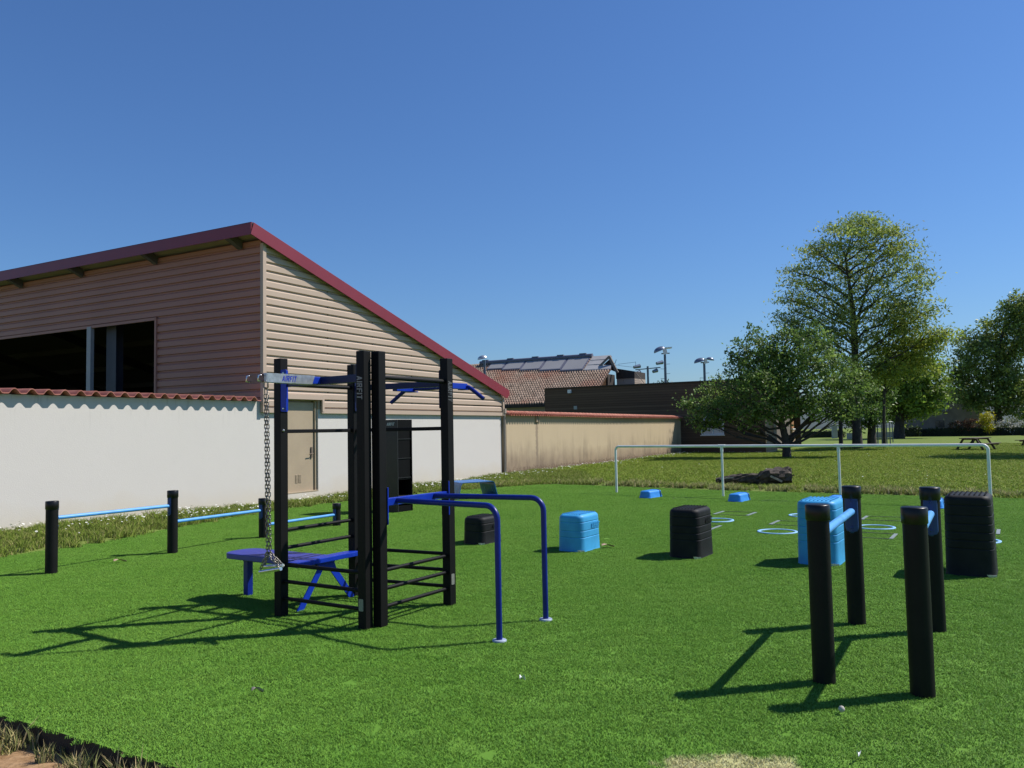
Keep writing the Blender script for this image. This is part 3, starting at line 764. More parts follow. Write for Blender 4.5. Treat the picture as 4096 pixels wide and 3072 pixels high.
BD = V((.4540, .8910, 0)); BN = V((.8910, -.4540, 0)); B0 = V((-.286, 28.0, 0))
def make_beige_wall():
    random.seed(5)
    t = thing('beige_wall', 'stained beige rendered wall with red tile coping running back from the hall', 'wall', B0)
    L_ = 22.55
    mb = MB(); mb.box(B0 + BD * (L_ / 2 + .12) - BN * .125 + EZ * .93, BD * (L_ / 2), BN * .125, EZ * 1.21)
    mb.box(B0 + BD * 2.6 + BN * .01 + EZ * 2.0, BD * .13, BN * .05, EZ * .10)
    mb.build('wall', MAT['beige'], t)
    mb = MB(); coping(mb, B0, BD, BN, L_ + .2, 2.11, .20, .13, .20, .085, .08, start=.0, sag=.012)
    mb.build('tile_coping', MAT['terracotta_old'], t)
    mb = MB(); k = 0; s = .02
    while s < L_ - .1:                                        # the row of ridge tiles lapped over each other
        r0 = .135; a0 = B0 + BD * s - BN * .125 + EZ * 2.155; a1 = B0 + BD * (s + .43) - BN * .125 + EZ * 2.18
        n = 9; vs = []
        for c, r in ((a0, r0 + .012), (a1, r0 - .004), (a0, r0 - .004), (a1, r0 - .02)):
            vs += [c + BN * (math.cos(math.pi * i / (n - 1)) * r) + EZ * (math.sin(math.pi * i / (n - 1)) * r * .95) for i in range(n)]
        fs = [(i, i + 1, n + i + 1, n + i) for i in range(n - 1)] + [(i, 2 * n + i, 2 * n + i + 1, i + 1) for i in range(n - 1)]
        mb.add(vs, fs, True); s += .40
    mb.build('ridge_tiles', MAT['terracotta_old'], t)
make_beige_wall()

# ------------------------------------------------------------------ house with the solar roof
HO = V((7.0, 56.0, 0)); HU = -GB; HB = GD                     # to the right along the eaves, and back
def make_house():
    random.seed(8)
    t = thing('tiled_house', 'house with mossy clay tile roof and a row of solar panels', 'house', HO)
    Q = lambda u, b, z: HO + HU * u + HB * b + EZ * z
    E0, RZ, RB = 3.52, 7.22, 5.6
    mb = MB(); mb.box(Q(-9.4, 5.8, 1.6), HU * 7.7, HB * 5.4, EZ * 1.8); mb.build('walls', MAT['tan_wall'], t)
    # wavy tile field in lapped rows
    mb = MB(); nu = 82 * 6; rows = 21; sl = V((0, 0, 0))
    for r in range(rows):
        b0 = RB * r / rows; b1 = RB * (r + 1.12) / rows
        vs = []
        for b, lift in ((b0, .085), (b1, .0)):
            for i in range(nu + 1):
                u = -17.2 + 17.0 * i / nu; w = .065 * math.sin(2 * math.pi * i / 6)
                vs.append(Q(min(u, -1.6) if b0 < 3.6 else min(u, -3.8), b, E0 + (RZ - E0) * b / RB + lift + w + random.uniform(-.008, .008)))
        for i in range(nu + 1):
            u = -17.2 + 17.0 * i / nu; w = .045 * math.sin(2 * math.pi * i / 6)
            vs.append(Q(min(u, -1.6) if b0 < 3.6 else min(u, -3.8), b0 + .01, E0 + (RZ - E0) * b0 / RB + w - .03))
        n = nu + 1
        mb.add(vs, [(i, i + 1, n + i + 1, n + i) for i in range(nu)] + [(2 * n + i, 2 * n + i + 1, i + 1, i) for i in range(nu)])
    mb.add([Q(-17.2, RB, RZ), Q(-3.8, RB, RZ), Q(-3.8, 11.4, 3.4), Q(-17.2, 11.4, 3.4)], [(0, 1, 2, 3)])
    mb.build('tile_roof', MAT['roof_tile'], t)
    mb = MB(); mb.box(Q(-8.7, -.05, 3.36), HU * 8.5, HB * .06, EZ * .09); mb.box(Q(-.25, 2.7, 5.05), HU * .03, HB * .03, EZ * .02); mb.build('gutter', MAT['dark_wood'], t)
    # solar panels
    us = [-12.9, -11.35, -9.6, -7.75, -5.85, -3.87]; bb = [4.55, 4.35, 4.15, 3.95, 3.75]
    for i in range(5):
        b0, b1 = bb[i], 5.35
        zz = lambda b: E0 + (RZ - E0) * b / RB + .16
        u0, u1 = us[i], us[i + 1]; dx = .14
        mb = MB()
        a = [Q(u0 + .03, b0, zz(b0)), Q(u1 - .04, b0, zz(b0)), Q(u1 - .04, b1, zz(b1)), Q(u0 + .03, b1, zz(b1))]
        mb.add(a + [p - EZ * .13 for p in a], [(0, 1, 2, 3), (4, 7, 6, 5), (0, 4, 5, 1), (1, 5, 6, 2), (2, 6, 7, 3), (3, 7, 4, 0)])
        p = mb.build('solar_panel', MAT['tank'], t)
        mb = MB(); g = lambda f, h: a[0].lerp(a[1], f).lerp(a[3].lerp(a[2], f), h) + EZ * .006
        mb.add([g(.05, .05), g(.95, .05), g(.95, .95), g(.05, .95)], [(0, 1, 2, 3)]); mb.build('glass', MAT['panel_glass'], p, False)
    mb = MB(); mb.tube([Q(-14.0, 5.45, 7.30), Q(-3.8, 5.45, 7.30)], .17, 14); tk = mb.build('ridge_tank', MAT['tank'], t)
    for u in (-13.5, -11.1, -8.8, -6.55, -4.6):
        mb = MB(); mb.box(Q(u, 5.45, 7.49), HU * .28, HB * .10, EZ * .045); mb.build('clamp', MAT['tank'], tk, False)
    # grey metal end roof and its little gable
    mb = MB()
    zz = lambda b: E0 + (RZ - E0) * b / RB + .10
    mb.add([Q(-3.85, 3.75, zz(3.75)), Q(-1.62, 3.75, zz(3.75) - .02), Q(-1.75, 4.15, zz(4.15)), Q(-2.62, 4.3, zz(4.3) - .02), Q(-1.98, 5.0, 7.06), Q(-2.3, 5.5, zz(5.5)), Q(-3.8, 5.5, zz(5.5))] , [(0, 1, 2, 3, 4, 5, 6)])
    mb.add([Q(-3.85, 3.75, zz(3.75) - .1), Q(-1.62, 3.75, zz(3.75) - .12), Q(-1.62, 3.75, zz(3.75) - .02), Q(-3.85, 3.75, zz(3.75))], [(0, 1, 2, 3)])
    for k in (1, 2): 
        b = 3.75 + .6 * k; mb.box(Q(-3.05 - .05 * k, b, zz(b) + .012), HU * (.7 - .05 * k), HB * .012, EZ * .012)
    mb.build('metal_roof', MAT['zinc'], t)
    mb = MB()
    pk = Q(-1.98, 4.4, 7.05); l = Q(-2.70, 4.2, 6.33); r_ = Q(-1.28, 4.2, 5.76)
    mb.beam(pk, r_, .10, .20); mb.beam(l, pk, .10, .16)
    mb.build('barge_board', MAT['wood_trim'], t)
    mb = MB(); mb.add([pk - EZ * .1 + HB * .3, r_ + HB * .3, l + HB * .3], [(0, 1, 2)]); mb.build('gable_boarding', MAT['dark_wood'], t)
    mb = MB(); mb.box(Q(-.95, 6.2, 4.45), HU * .72, HB * 1.2, EZ * .92); mb.build('annex_wall', MAT['tan_wall'], t)
    mb = MB(); mb.prism([(-1.70, 5.36), (-.22, 5.36), (-.22, 5.86), (-1.70, 6.16)], Q(0, 4.95, 0), HU, EZ, HB * 2.4); mb.box(Q(-1.78, 4.0, 3.9), HU * .08, HB * .7, EZ * 1.75); mb.build('annex_top_boards', MAT['dark_wood'], t)  # end wall box in dark wood: eave shade put into its colour
    mb = MB()
    mb.beam(Q(-.2, 5.0, 5.83), Q(.5, 5.0, 4.95), .04, .04)
    for k in range(7): mb.beam(Q(-.22, 5.0, 5.6 - k * .15), Q(-.05 + k * .1, 5.0, 5.55 - k * .15), .02, .03)
    mb.build('wire_screen', MAT['wood_trim'], t)
    a = thing('roof_aerial', 'thin television aerial standing on the house gable', 'aerial', Q(-1.62, 4.4, 6.3))
    mb = MB(); mb.tube([Q(-1.62, 4.4, 6.3), Q(-1.42, 4.4, 6.78)], .02, 6); mb.build('mast', MAT['pole'], a)
    mb = MB()
    mb.tube([Q(-1.6, 4.4, 6.36), Q(-1.2, 4.4, 6.36)], .014, 6); mb.tube([Q(-1.25, 4.4, 6.42), Q(.10, 4.4, 6.50)], .012, 6); mb.tube([Q(-1.25, 4.4, 6.32), Q(.10, 4.4, 6.10)], .012, 6)
    mb.tube([Q(.10, 4.4, 6.53), Q(.10, 4.4, 6.08)], .014, 6)
    mb.build('loop', MAT['pole'], a)
make_house()

# ------------------------------------------------------------------ dark timber building
WC = V((14.37, 46.0, 0))
def make_timber_building():
    t = thing('timber_building', 'flat roofed building of dark horizontal boards behind the fruit tree', 'building', WC)
    Q = lambda d, s, z: WC + GB * d + GD * s + EZ * z
    mb = MB()
    w0, w1, wz0, wz1 = 2.36, 3.70, 1.12, 2.36
    def f(d0, d1, z0, z1): mb.box(Q((d0 + d1) / 2, .10, (z0 + z1) / 2), GB * ((d1 - d0) / 2), GD * .10, EZ * ((z1 - z0) / 2))
    f(0.02, w0, -.3, 4.25); f(w1, 14.0, -.3, 4.25); f(w0, w1, -.3, wz0); f(w0, w1, wz1, 4.25)
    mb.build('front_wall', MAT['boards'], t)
    mb = MB()
    def sd(s0, s1, z0, z1): mb.box(Q(.10, (s0 + s1) / 2, (z0 + z1) / 2), GB * .10, GD * ((s1 - s0) / 2), EZ * ((z1 - z0) / 2))
    sd(.0, 1.38, -.3, 4.245); sd(2.30, 3.2, -.3, 4.245); sd(1.38, 2.30, -.3, 1.12); sd(1.38, 2.30, 2.40, 4.245)
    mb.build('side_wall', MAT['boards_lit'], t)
    mb = MB(); mb.box(Q(6.9, 6.5, 4.29), GB * 7.05, GD * 6.55, EZ * .035); mb.box(Q(13.9, 6, 2), GB * .08, GD * 5.8, EZ * 2.2); mb.box(Q(7, 12.9, 2), GB * 6.8, GD * .08, EZ * 2.2); mb.build('roof', MAT['dark_wood'], t)
    mb = MB(); mb.box(Q(.75, 7.7, 1.9), GB * .08, GD * 4.5, EZ * 2.3); mb.build('rear_wall', MAT['boards_v'], t)
    mb = MB(); mb.box(Q(.60, 12.1, .75), GB * .06, GD * .5, EZ * .55); mb.build('board_panel', MAT['boards_lit'], t)
    mb = MB()
    for (a, b, z0, z1) in ((w0, w1, wz0, wz0 + .07), (w0, w1, wz1 - .07, wz1), (w0, w0 + .07, wz0 + .07, wz1 - .07), (w1 - .07, w1, wz0 + .07, wz1 - .07), (3.0, 3.07, wz0 + .07, wz1 - .07)):
        mb.box(Q((a + b) / 2, .06, (z0 + z1) / 2), GB * ((b - a) / 2), GD * .05, EZ * ((z1 - z0) / 2))
    w = mb.build('window', MAT['white_paint'], t)
    mb = MB(); mb.box(Q((w0 + w1) / 2, .08, (wz0 + wz1) / 2), GB * .66, GD * .01, EZ * .6); mb.build('pane', MAT['pane'], w, False)
    mb = MB(); mb.box(Q((w0 + w1) / 2, -.03, wz0 - .03), GB * .72, GD * .07, EZ * .025); mb.build('sill', MAT['white_paint'], w, False)
    for s0, s1, d in ((1.38, 2.30, .07),):
        mb = MB(); mb.box(Q(d, (s0 + s1) / 2, 1.76), GB * .02, GD * ((s1 - s0) / 2), EZ * .64); w = mb.build('window', MAT['orange_shutter'], t)
        mb = MB(); mb.box(Q(-.02, (s0 + s1) / 2, 1.09), GB * .06, GD * .52, EZ * .03); mb.build('sill', MAT['white_paint'], w, False)
    mb = MB(); mb.box(Q(.62, 11.95, 2.0), GB * .05, GD * .42, EZ * .62); w = mb.build('window', MAT['orange_shutter'], t)
    mb = MB(); mb.box(Q(.56, 11.95, 1.33), GB * .07, GD * .5, EZ * .03); mb.build('sill', MAT['white_paint'], w, False)
    mb = MB(); mb.box(Q(12.15, -.10, 4.03), GB * .10, GD * .10, EZ * .11); mb.build('wall_lamp', MAT['white_paint'], t)
    mb = MB(); mb.box(Q(11.8, -.02, 2.98), GB * .11, GD * .02, EZ * .11); mb.build('vent_cover', MAT['lowwall'], t)
    mb = MB(); mb.tube([Q(.62, 3.32, -.1), Q(.62, 3.32, 4.2)], .05, 8); mb.build('downpipe', MAT['lamp'], t)
make_timber_building()

# ------------------------------------------------------------------ lamp masts
def lamp_head(mb, c, yaw, tilt, sc=1.0):
    """shell-shaped floodlight: domed back, flat face"""
    R = Matrix.Rotation(yaw, 3, 'Z') @ Matrix.Rotation(tilt, 3, 'Y'); n = 12; m = 6; vs = []; fs = []
    for j in range(m + 1):
        f = j / m; r = math.sin(f * math.pi / 2 + .05)
        for k in range(n):
            a = 2 * math.pi * k / n
            vs.append(V(c) + R @ V((math.cos(a) * r * .62, math.sin(a) * r * .42, .42 * math.cos(f * math.pi / 2) )) * sc)
    for j in range(m):
        for k in range(n): fs.append((j * n + k, j * n + (k + 1) % n, (j + 1) * n + (k + 1) % n, (j + 1) * n + k))
    mb.add(vs, fs, True); mb.add(vs[-n:], [tuple(range(n))], False); mb.add(vs[:n], [tuple(range(n))[::-1]], False)

def make_masts():
    def mast(x, y, h, label):
        t = thing('floodlight_mast', label, 'floodlight', (x, y, 0), group='floodlight masts behind the timber building')
        mb = MB(); mb.tube([(x, y, 0), (x, y, h)], [.15, .10], 10)
        k = h - .9; sgn = 1
        while k > 4.5: mb.tube([(x, y, k), (x + .42 * sgn, y, k + .02)], .018, 5); sgn = -sgn; k -= .42
        mb.tube([(x - .3, y, h + .02), (x + .42, y, h + .06)], .05, 8)
        mb.build('pole', MAT['pole'], t); return t
    t = mast(13.35, 70, 8.0, 'tall floodlight mast with one large shell shaped lamp head')
    mb = MB(); lamp_head(mb, (12.9, 69.8, 8.25), 0, rad(-22), .88); mb.build('lamp_head', MAT['lamp'], t)
    mb = MB(); mb.box((13.3, 69.6, 8.15), (.16, 0, .05), (0, .03, 0), (-.04, 0, .22)); mb.box((13.5, 69.9, 8.5), (.42, 0, .02), (0, .3, 0), (0, 0, .05)); mb.build('reflector', MAT['white_paint'], t)
    t = mast(16.75, 70, 7.15, 'shorter floodlight mast with two lamp heads back to back')
    mb = MB(); lamp_head(mb, (16.35, 69.8, 7.22), 0, rad(-14), .85); mb.build('lamp_head', MAT['lamp'], t)
    mb = MB(); lamp_head(mb, (17.35, 70.3, 7.42), 0, rad(10), .58); mb.build('lamp_head', MAT['lamp'], t)
    mb = MB(); mb.box((16.78, 69.6, 7.28), (.14, 0, .03), (0, .03, 0), (-.03, 0, .22)); mb.build('reflector', MAT['white_paint'], t)
    x, y = 14.36, 85
    t = thing('spotlight_mast', 'thin lamp mast far off carrying four small spotlights on a crossbar', 'spotlight', (x, y, 0))
    mb = MB(); mb.tube([(x, y, 0), (x, y, 8.1)], .11, 8); mb.tube([(x - 1.3, y, 7.75), (x + 1.35, y, 7.95)], .06, 6); mb.build('pole', MAT['pole'], t)
    for dx, dz, sx in ((-1.15, 8.05, .42), (-1.05, 7.4, .28), (.75, 7.55, .28), (1.25, 8.4, .42)):
        mb = MB(); mb.tube([(x + dx - sx * .8, y - .2, dz - .05), (x + dx + sx * .8, y + .1, dz + .1)], [.16, .22], 10); mb.build('lamp_head', MAT['lamp'], t)
    x, y = -2.2, 62.5
    t = thing('domed_floodlight', 'shiny domed floodlight showing above the tiled house roof', 'floodlight', (x, y, 0))
    mb = MB(); mb.tube([(x + .1, y, 0), (x + .1, y, 7.1)], .09, 8); mb.build('pole', MAT['pole'], t)
    mb = MB(); lamp_head(mb, (x - .05, y - .1, 7.2), 0, rad(-12), .62); mb.build('lamp_head', MAT['steel'], t)
    x, y = -4.75, 60
    t = thing('street_lamp', 'curved street lamp arm above the hall roof among leaves', 'street lamp', (x, y, 0))
    mb = MB(); mb.tube([(x - .25, y, 0), (x - .25, y, 5.2), (x + .05, y, 6.35)], .07, 8); mb.build('pole', MAT['dark_steel'], t)
    mb = MB(); mb.tube([(x + .05, y, 6.3), (x + .25, y, 6.62), (x + .7, y, 6.65), (x + 1.3, y, 6.5)], .045, 8); mb.build('arm', MAT['dark_steel'], t)
make_masts()

# ------------------------------------------------------------------ the exercise rig
PF1 = V((-1.237, 6.715, 0)); PF2 = V((-1.124, 6.777, 0)); PL = V((-2.084, 7.260, 0)); PR = V((-.616, 7.575, 0)); PB = V((-1.590, 8.070, 0))
HP = 2.287; HW = .0437
RBV = (PR - PB).normalized(); RBN = V((-RBV.y, RBV.x, 0))

def plate(mb, o, u, v, w, wid, hgt, r=.012, n=4):
    """flat plate with rounded corners centred on o in the u, v plane, thickness vector w"""
    poly = []
    for cx, cy, a0 in ((wid / 2 - r, hgt / 2 - r, 0), (-wid / 2 + r, hgt / 2 - r, 90), (-wid / 2 + r, -hgt / 2 + r, 180), (wid / 2 - r, -hgt / 2 + r, 270)):
        for k in range(n + 1):
            a = rad(a0 + 90 * k / n); poly.append((cx + r * math.cos(a), cy + r * math.sin(a)))
    return mb.prism(poly, o, u, v, w)

def bolt(mb, p, d, r=.011):
    p = V(p); d = V(d).normalized()
    mb.tube([p, p + d * .006, p + d * .011], [r, r * .95, r * .5], 8)

def make_rig():
    t = thing('workout_rig', 'black and blue workout rig of square posts with rungs and dip bars', 'workout rig', (-1.35, 7.3, 0))
    posts = {}
    for k, p in (('F1', PF1), ('F2', PF2), ('L', PL), ('R', PR), ('B', PB)):
        mb = MB(); mb.box(p + EZ * (HP / 2 - .05), EX * HW, EY * HW, EZ * (HP / 2 + .05)); posts[k] = mb.build('post', MAT['black'], t, bevel=.005)
    def rung(a, b, z, r=.0165, name='rung', mat='black'):
        d = (b - a).normalized(); mb = MB(); mb.tube([a + d * (HW - .002) + EZ * z, b - d * (HW - .002) + EZ * z], r, 14); return mb.build(name, MAT[mat], t)
    for z in (.157, .306, .453): rung(PL, PF1, z)
    for z in (.155, .304, .455): rung(PF2, PR, z)
    for z in (.17, .32, .468): rung(PB, PR, z)
    for z in (.59, .748): rung(PL, PB, z)
    rung(PL, PB, 2.055, .0185, 'pull_up_bar'); rung(PF2, PR, 2.07, .0205, 'pull_up_bar')
    for a, b in ((PL, PB), (PB, PR)):
        d = (b - a).normalized(); mb = MB(); mb.beam(a + d * HW + EZ * 1.632, b - d * HW + EZ * 1.632, .034, .034); mb.build('cross_bar', MAT['black'], t, bevel=.004)
    mb = MB(); bolt(mb, PL + EX * (HW) - EY * .01 + EZ * 1.64, EX, .013); mb.build('bolt_head', MAT['chrome'], t)
    # top rails with their bracket plates
    mb = MB(); mb.beam(PL + EX * .05 + EZ * 2.06, PF1 - EX * .05 + EZ * 2.06, .06, .066); rl = mb.build('top_rail', MAT['navy'], t, bevel=.004)
    for p, sg in ((PL, 1), (PF1, -1)):
        mb = MB(); plate(mb, p + EX * sg * (HW + .001) + EZ * 1.995, EY, EZ, EX * (sg * .007), .078, .375); 
        if sg > 0: plate(mb, p + EX * sg * (HW + .035) - EY * (HW - .004) + EZ * 1.995, EX, EZ, EY * .007, .072, .375)
        b = mb.build('bracket_plate', MAT['blue' if sg > 0 else 'navy'], rl, False)
        if sg < 0: continue
        for z in (2.15, 1.835):
            mb = MB(); bolt(mb, p + EX * sg * (HW + .04) - EY * (HW - .003) + EZ * z, -EY); mb.build('bolt', MAT['chrome'], t)
    mb = MB(); mb.beam(PB + RBV * .05 + EZ * 2.052, PR - RBV * .05 + EZ * 2.052, .06, .056); rl = mb.build('top_rail', MAT['navy'], t, bevel=.004)
    for p, sg in ((PB, 1), (PR, -1)):
        mb = MB(); plate(mb, p + RBV * sg * (HW + .006) + EZ * 2.0, EY, EZ, RBV * (sg * .007), .078, .36); mb.build('bracket_plate', MAT['navy'], rl, False)
    # arm that carries the chains: blue tube with a galvanised sleeve
    m = (PL + PF1) / 2
    mb = MB(); mb.beam(m - EY * .02 + EZ * 2.062, m - EY * .55 + EZ * 2.062, .058, .062); arm = mb.build('suspension_arm', MAT['blue'], t, bevel=.004)
    mb = MB()
    e0 = m - EY * .10 + EZ * 2.062; e1 = m - EY * .612 + EZ * 2.062
    L_ = .512; sd = EX * .0335
    for q in (1, -1): mb.prism([(0, -.036), (L_ - .03, -.036), (L_, .036), (0, .036)][:4] if q else [], e1 + sd * q, EY, EZ, EX * (.004 * q))
    mb.beam(e1 + EZ * .036, e0 + EZ * .036, .071, .004); mb.beam(e1 - EZ * .036, e0 - EZ * .036 - EY * .03, .071, .004)
    mb.box(e1 - EY * .003, EX * .036, EY * .003, EZ * .038)
    sl = mb.build('sleeve', MAT['steel'], arm, False)
    mb = MB(); h = .047; tw = text_width('AIRFIT', h)
    lettering(mb, 'AIRFIT', e1 + EX * .0378 + EY * .150 - EZ * .024, EY, EZ, EX * .0012, h, .2)
    mb.build('lettering', MAT['letter_blue'], sl, False)
    mb = MB(); plate(mb, e1 - EX * .0 - EY * .006 - EX * .085 + EZ * .0, EX, EZ, -EY * .006, .17, .075, .01)
    mb.build('end_plate', MAT['acrylic'], arm, False)
    for q in (-.155, -.015):
        mb = MB(); mb.tube([e1 + EX * q - EY * .012 + EZ * .022, e1 + EX * q - EY * .045 + EZ * .018, e1 + EX * q - EY * .05 - EZ * .024, e1 + EX * q - EY * .012 - EZ * .028], .006, 8); mb.build('hook', MAT['chrome'], arm, False)
    # bent pull-up bar held out at the back on two short arms
    for u in (.44, 1.0):
        p = PB + (PR - PB) * u
        mb = MB(); mb.beam(p + RBN * .03 + EZ * 2.034, p + EY * .30 + EZ * 2.034, .058, .055); a = mb.build('bar_arm', MAT['blue'], t, bevel=.004)
        mb = MB(); mb.box(p + EY * .285 + EZ * 2.006, RBV * .05, EY * .035, EZ * .006); mb.build('end_plate', MAT['blue'], a, False)
    b0 = PB + EY * .29; D = (PR - PB)
    mb = MB(); mb.tube([b0 + D * .205 + EZ * 1.905, b0 + D * .33 + EZ * 2.0, b0 + D * .37 + EZ * 2.026, b0 + D * .42 + EZ * 2.034, b0 + D * .98 + EZ * 2.034, b0 + D * 1.04 + EZ * 2.028, b0 + D * 1.075 + EZ * 2.004, b0 + D * 1.19 + EZ * 1.908], .0195, 14)
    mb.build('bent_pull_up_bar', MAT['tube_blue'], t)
    # dip bars on a rail between two posts
    mb = MB(); o = EX * .05
    mb.beam(PF2 + EY * .05 + EX * .012 + EZ * 1.020, PR - EY * .05 + EX * .012 + EZ * 1.020, .05, .062); rl = mb.build('dip_rail', MAT['blue'], t, bevel=.004)
    for p, sg in ((PF2, 1), (PR, -1)):
        mb = MB(); plate(mb, p + EY * sg * (HW + .0012) + EX * .004 + EZ * .99, EX, EZ, EY * (sg * .007), .082, .32); mb.build('bracket_plate', MAT['black'], rl, False)  # blue plate coloured black, its shade painted in
        mb = MB(); mb.box(p + EY * sg * (HW + .006) + EX * .049 + EZ * .99, EX * .003, EY * .005, EZ * .155); mb.build('plate_edge', MAT['blue'], rl, False)  # strip painting the plate's sunlit edge
    for a, f in (((-1.0, 6.915), (-.133, 6.222)), ((-.722, 7.345), (.245, 6.876))):
        a = V((*a, 1.025)); f = V((*f, 0)); e = V((f.x, f.y, 1.025)); d = (e - a).normalized()
        pts = [a] + arc(e, -d, -EZ, .11, 8) + [f]
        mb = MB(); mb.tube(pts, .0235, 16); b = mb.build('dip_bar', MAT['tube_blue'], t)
        mb = MB(); mb.lathe([(.055, .004), (.055, .018), (.05, .021)], f, 20); mb.build('foot_plate', MAT['flange'], b, False)
    # plates and lettering on the posts
    mb = MB(); plate(mb, PF1 - EY * (HW + .001) - EX * .006 + EZ * .20, EX, EZ, -EY * .003, .05, .098, .008); mb.build('plaque', MAT['plaque'], t)
    mb = MB(); plate(mb, PR + EX * (HW + .001) - EY * .005 + EZ * .24, EY, EZ, EX * .003, .045, .098, .008); mb.build('plaque', MAT['plaque'], t)
    mb = MB(); lettering(mb, 'AIRFIT', PF1 - EY * (HW + .0006) - EX * .034 + EZ * 2.078, -EZ, EX, -EY * .0012, .060, .06); mb.build('lettering', MAT['letter'], t)
    mb = MB(); lettering(mb, 'AIRFIT', PR + EX * (HW + .0006) - EY * .034 + EZ * 2.075, -EZ, EY, EX * .0012, .060, .06); mb.build('lettering', MAT['letter_worn'], t)
make_rig()

def chain(mb, pts, pitch=.030, r=.0038, w=.0092):
    """oval links along a polyline, each turned a quarter from the last"""
    pts = [V(p) for p in pts]; seg = [(pts[i + 1] - pts[i]).length for i in range(len(pts) - 1)]; tot = sum(seg)
    def at(d):
        for i, s in enumerate(seg):
            if d <= s or i == len(seg) - 1: return pts[i].lerp(pts[i + 1], max(0, min(1, d / s))), (pts[i + 1] - pts[i]).normalized()
            d -= s
    k = 0; d = pitch / 2; L_ = pitch * .70
    while d < tot:
        c, tv = at(d); a = V((0, 0, 1)) if abs(tv.z) < .8 else EX
        u = tv.cross(a).normalized(); v = tv.cross(u)
        ang = rad(35 + 90 * k) + .35 * math.sin(k * 1.7); u2 = u * math.cos(ang) + v * math.sin(ang); n2 = tv.cross(u2)
        ring = []
        for j in range(10):
            an = 2 * math.pi * j / 10; ring.append(c + tv * (math.cos(an) * w + (L_ - w) * (1 if math.cos(an) > .01 else -1 if math.cos(an) < -.01 else 0)) + u2 * (math.sin(an) * w))
        vs = []; m = 5
        for j in range(10):
            nx = (ring[(j + 1) % 10] - ring[j - 1]).normalized(); b = nx.cross(n2)
            for q in range(m):
                aq = 2 * math.pi * q / m; vs.append(ring[j] + (n2 * math.cos(aq) + b * math.sin(aq)) * r)
        mb.add(vs, [(j * m + q, j * m + (q + 1) % m, ((j + 1) % 10) * m + (q + 1) % m, ((j + 1) % 10) * m + q) for j in range(10) for q in range(m)], True)
        d += pitch; k += 1

def make_chains():
    t = thing('chain_handles', 'two hanging chains ending in steel tube grips below the galvanised arm', 'chain handles', (-1.962, 6.463, 0))
    m = (PL + PF1) / 2; c = m - EY * .605
    top = c + EX * .012 + EZ * 2.008
    mb = MB(); mb.tube([c + EX * (-.022 + .012) + EZ * 2.028, c + EX * -.012 + EZ * 1.985, c + EX * .012 + EZ * 1.97, c + EX * .036 + EZ * 1.985, c + EX * .034 + EZ * 2.028], .0065, 8)
    chain(mb, [c + EX * .012 + EZ * 1.975, c + EX * .012 + EZ * 1.915], .042, .0045, .011); mb.build('shackle', MAT['chain'], t)
    for q, sx in ((0, -.0105), (1, .0105)):
        st = c + EX * (.014 + sx) + EY * (.004 * q)
        lo = c + EX * (.036 + sx * 1.1) + EY * (.012 * q) + EZ * .672
        mb = MB(); chain(mb, [st + EZ * 1.925, st.lerp(lo, .5) + EZ * 1.0, lo] if False else [st + EZ * 1.925, lo])
        g0 = c + (EX * -.072 + EZ * .510 if q == 0 else EX * -.09 + EY * .05 + EZ * .545)
        g1 = c + (EX * .182 + EZ * .556 if q == 0 else EX * .150 + EY * .05 + EZ * .572)
        chain(mb, [lo, g0.lerp(g1, .02)]); chain(mb, [lo, g0.lerp(g1, .97)])
        mb.build('chain_strand', MAT['chain'], t)
        d = (g1 - g0); mb = MB(); mb.tube([g0 + d * .04, g1], .0145, 14); mb.build('grip', MAT['chrome'], t)
make_chains()

def make_bench():
    t = thing('exercise_bench', 'low blue T shaped exercise bench with flat board legs beside the rig', 'bench', PL - EX * .5 + EY * .4)
    Q = lambda a, b, z: PL + EX * a + EY * b + EZ * z
    poly = [(-.06, .21), (-.06, .61)] + [(-1.02 - .12 * math.sin(rad(k * 15)), .42 + .19 * math.cos(rad(k * 15))) for k in range(0, 13)]
    mb = MB(); mb.prism([(a, b) for a, b in poly], Q(0, 0, .395), EX, EY, EZ * .055); mb.build('pad', MAT['bench'], t, bevel=.008)
    mb = MB(); mb.box(Q(.01, .52, .427), EX * .065, EY * .405, EZ * .023); mb.build('cross_board', MAT['blue'], t, bevel=.006)
    mb = MB()
    mb.prism([(.17, 0), (.25, 0), (.50, .34), (.56, .34), (.845, 0), (.925, 0), (.66, .33), (.64, .38), (.66, .404), (.40, .404), (.43, .38), (.42, .33)], Q(.0, 0, 0), EY, EZ, EX * .012)
    mb.build('splayed_leg', MAT['blue'], t)
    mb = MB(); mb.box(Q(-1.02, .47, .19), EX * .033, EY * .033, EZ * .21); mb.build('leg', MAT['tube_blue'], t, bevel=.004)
    mb = MB(); mb.box(Q(-.5, .42, .375), EX * .5, EY * .03, EZ * .02); mb.build('pad_frame', MAT['navy'], t)
make_bench()

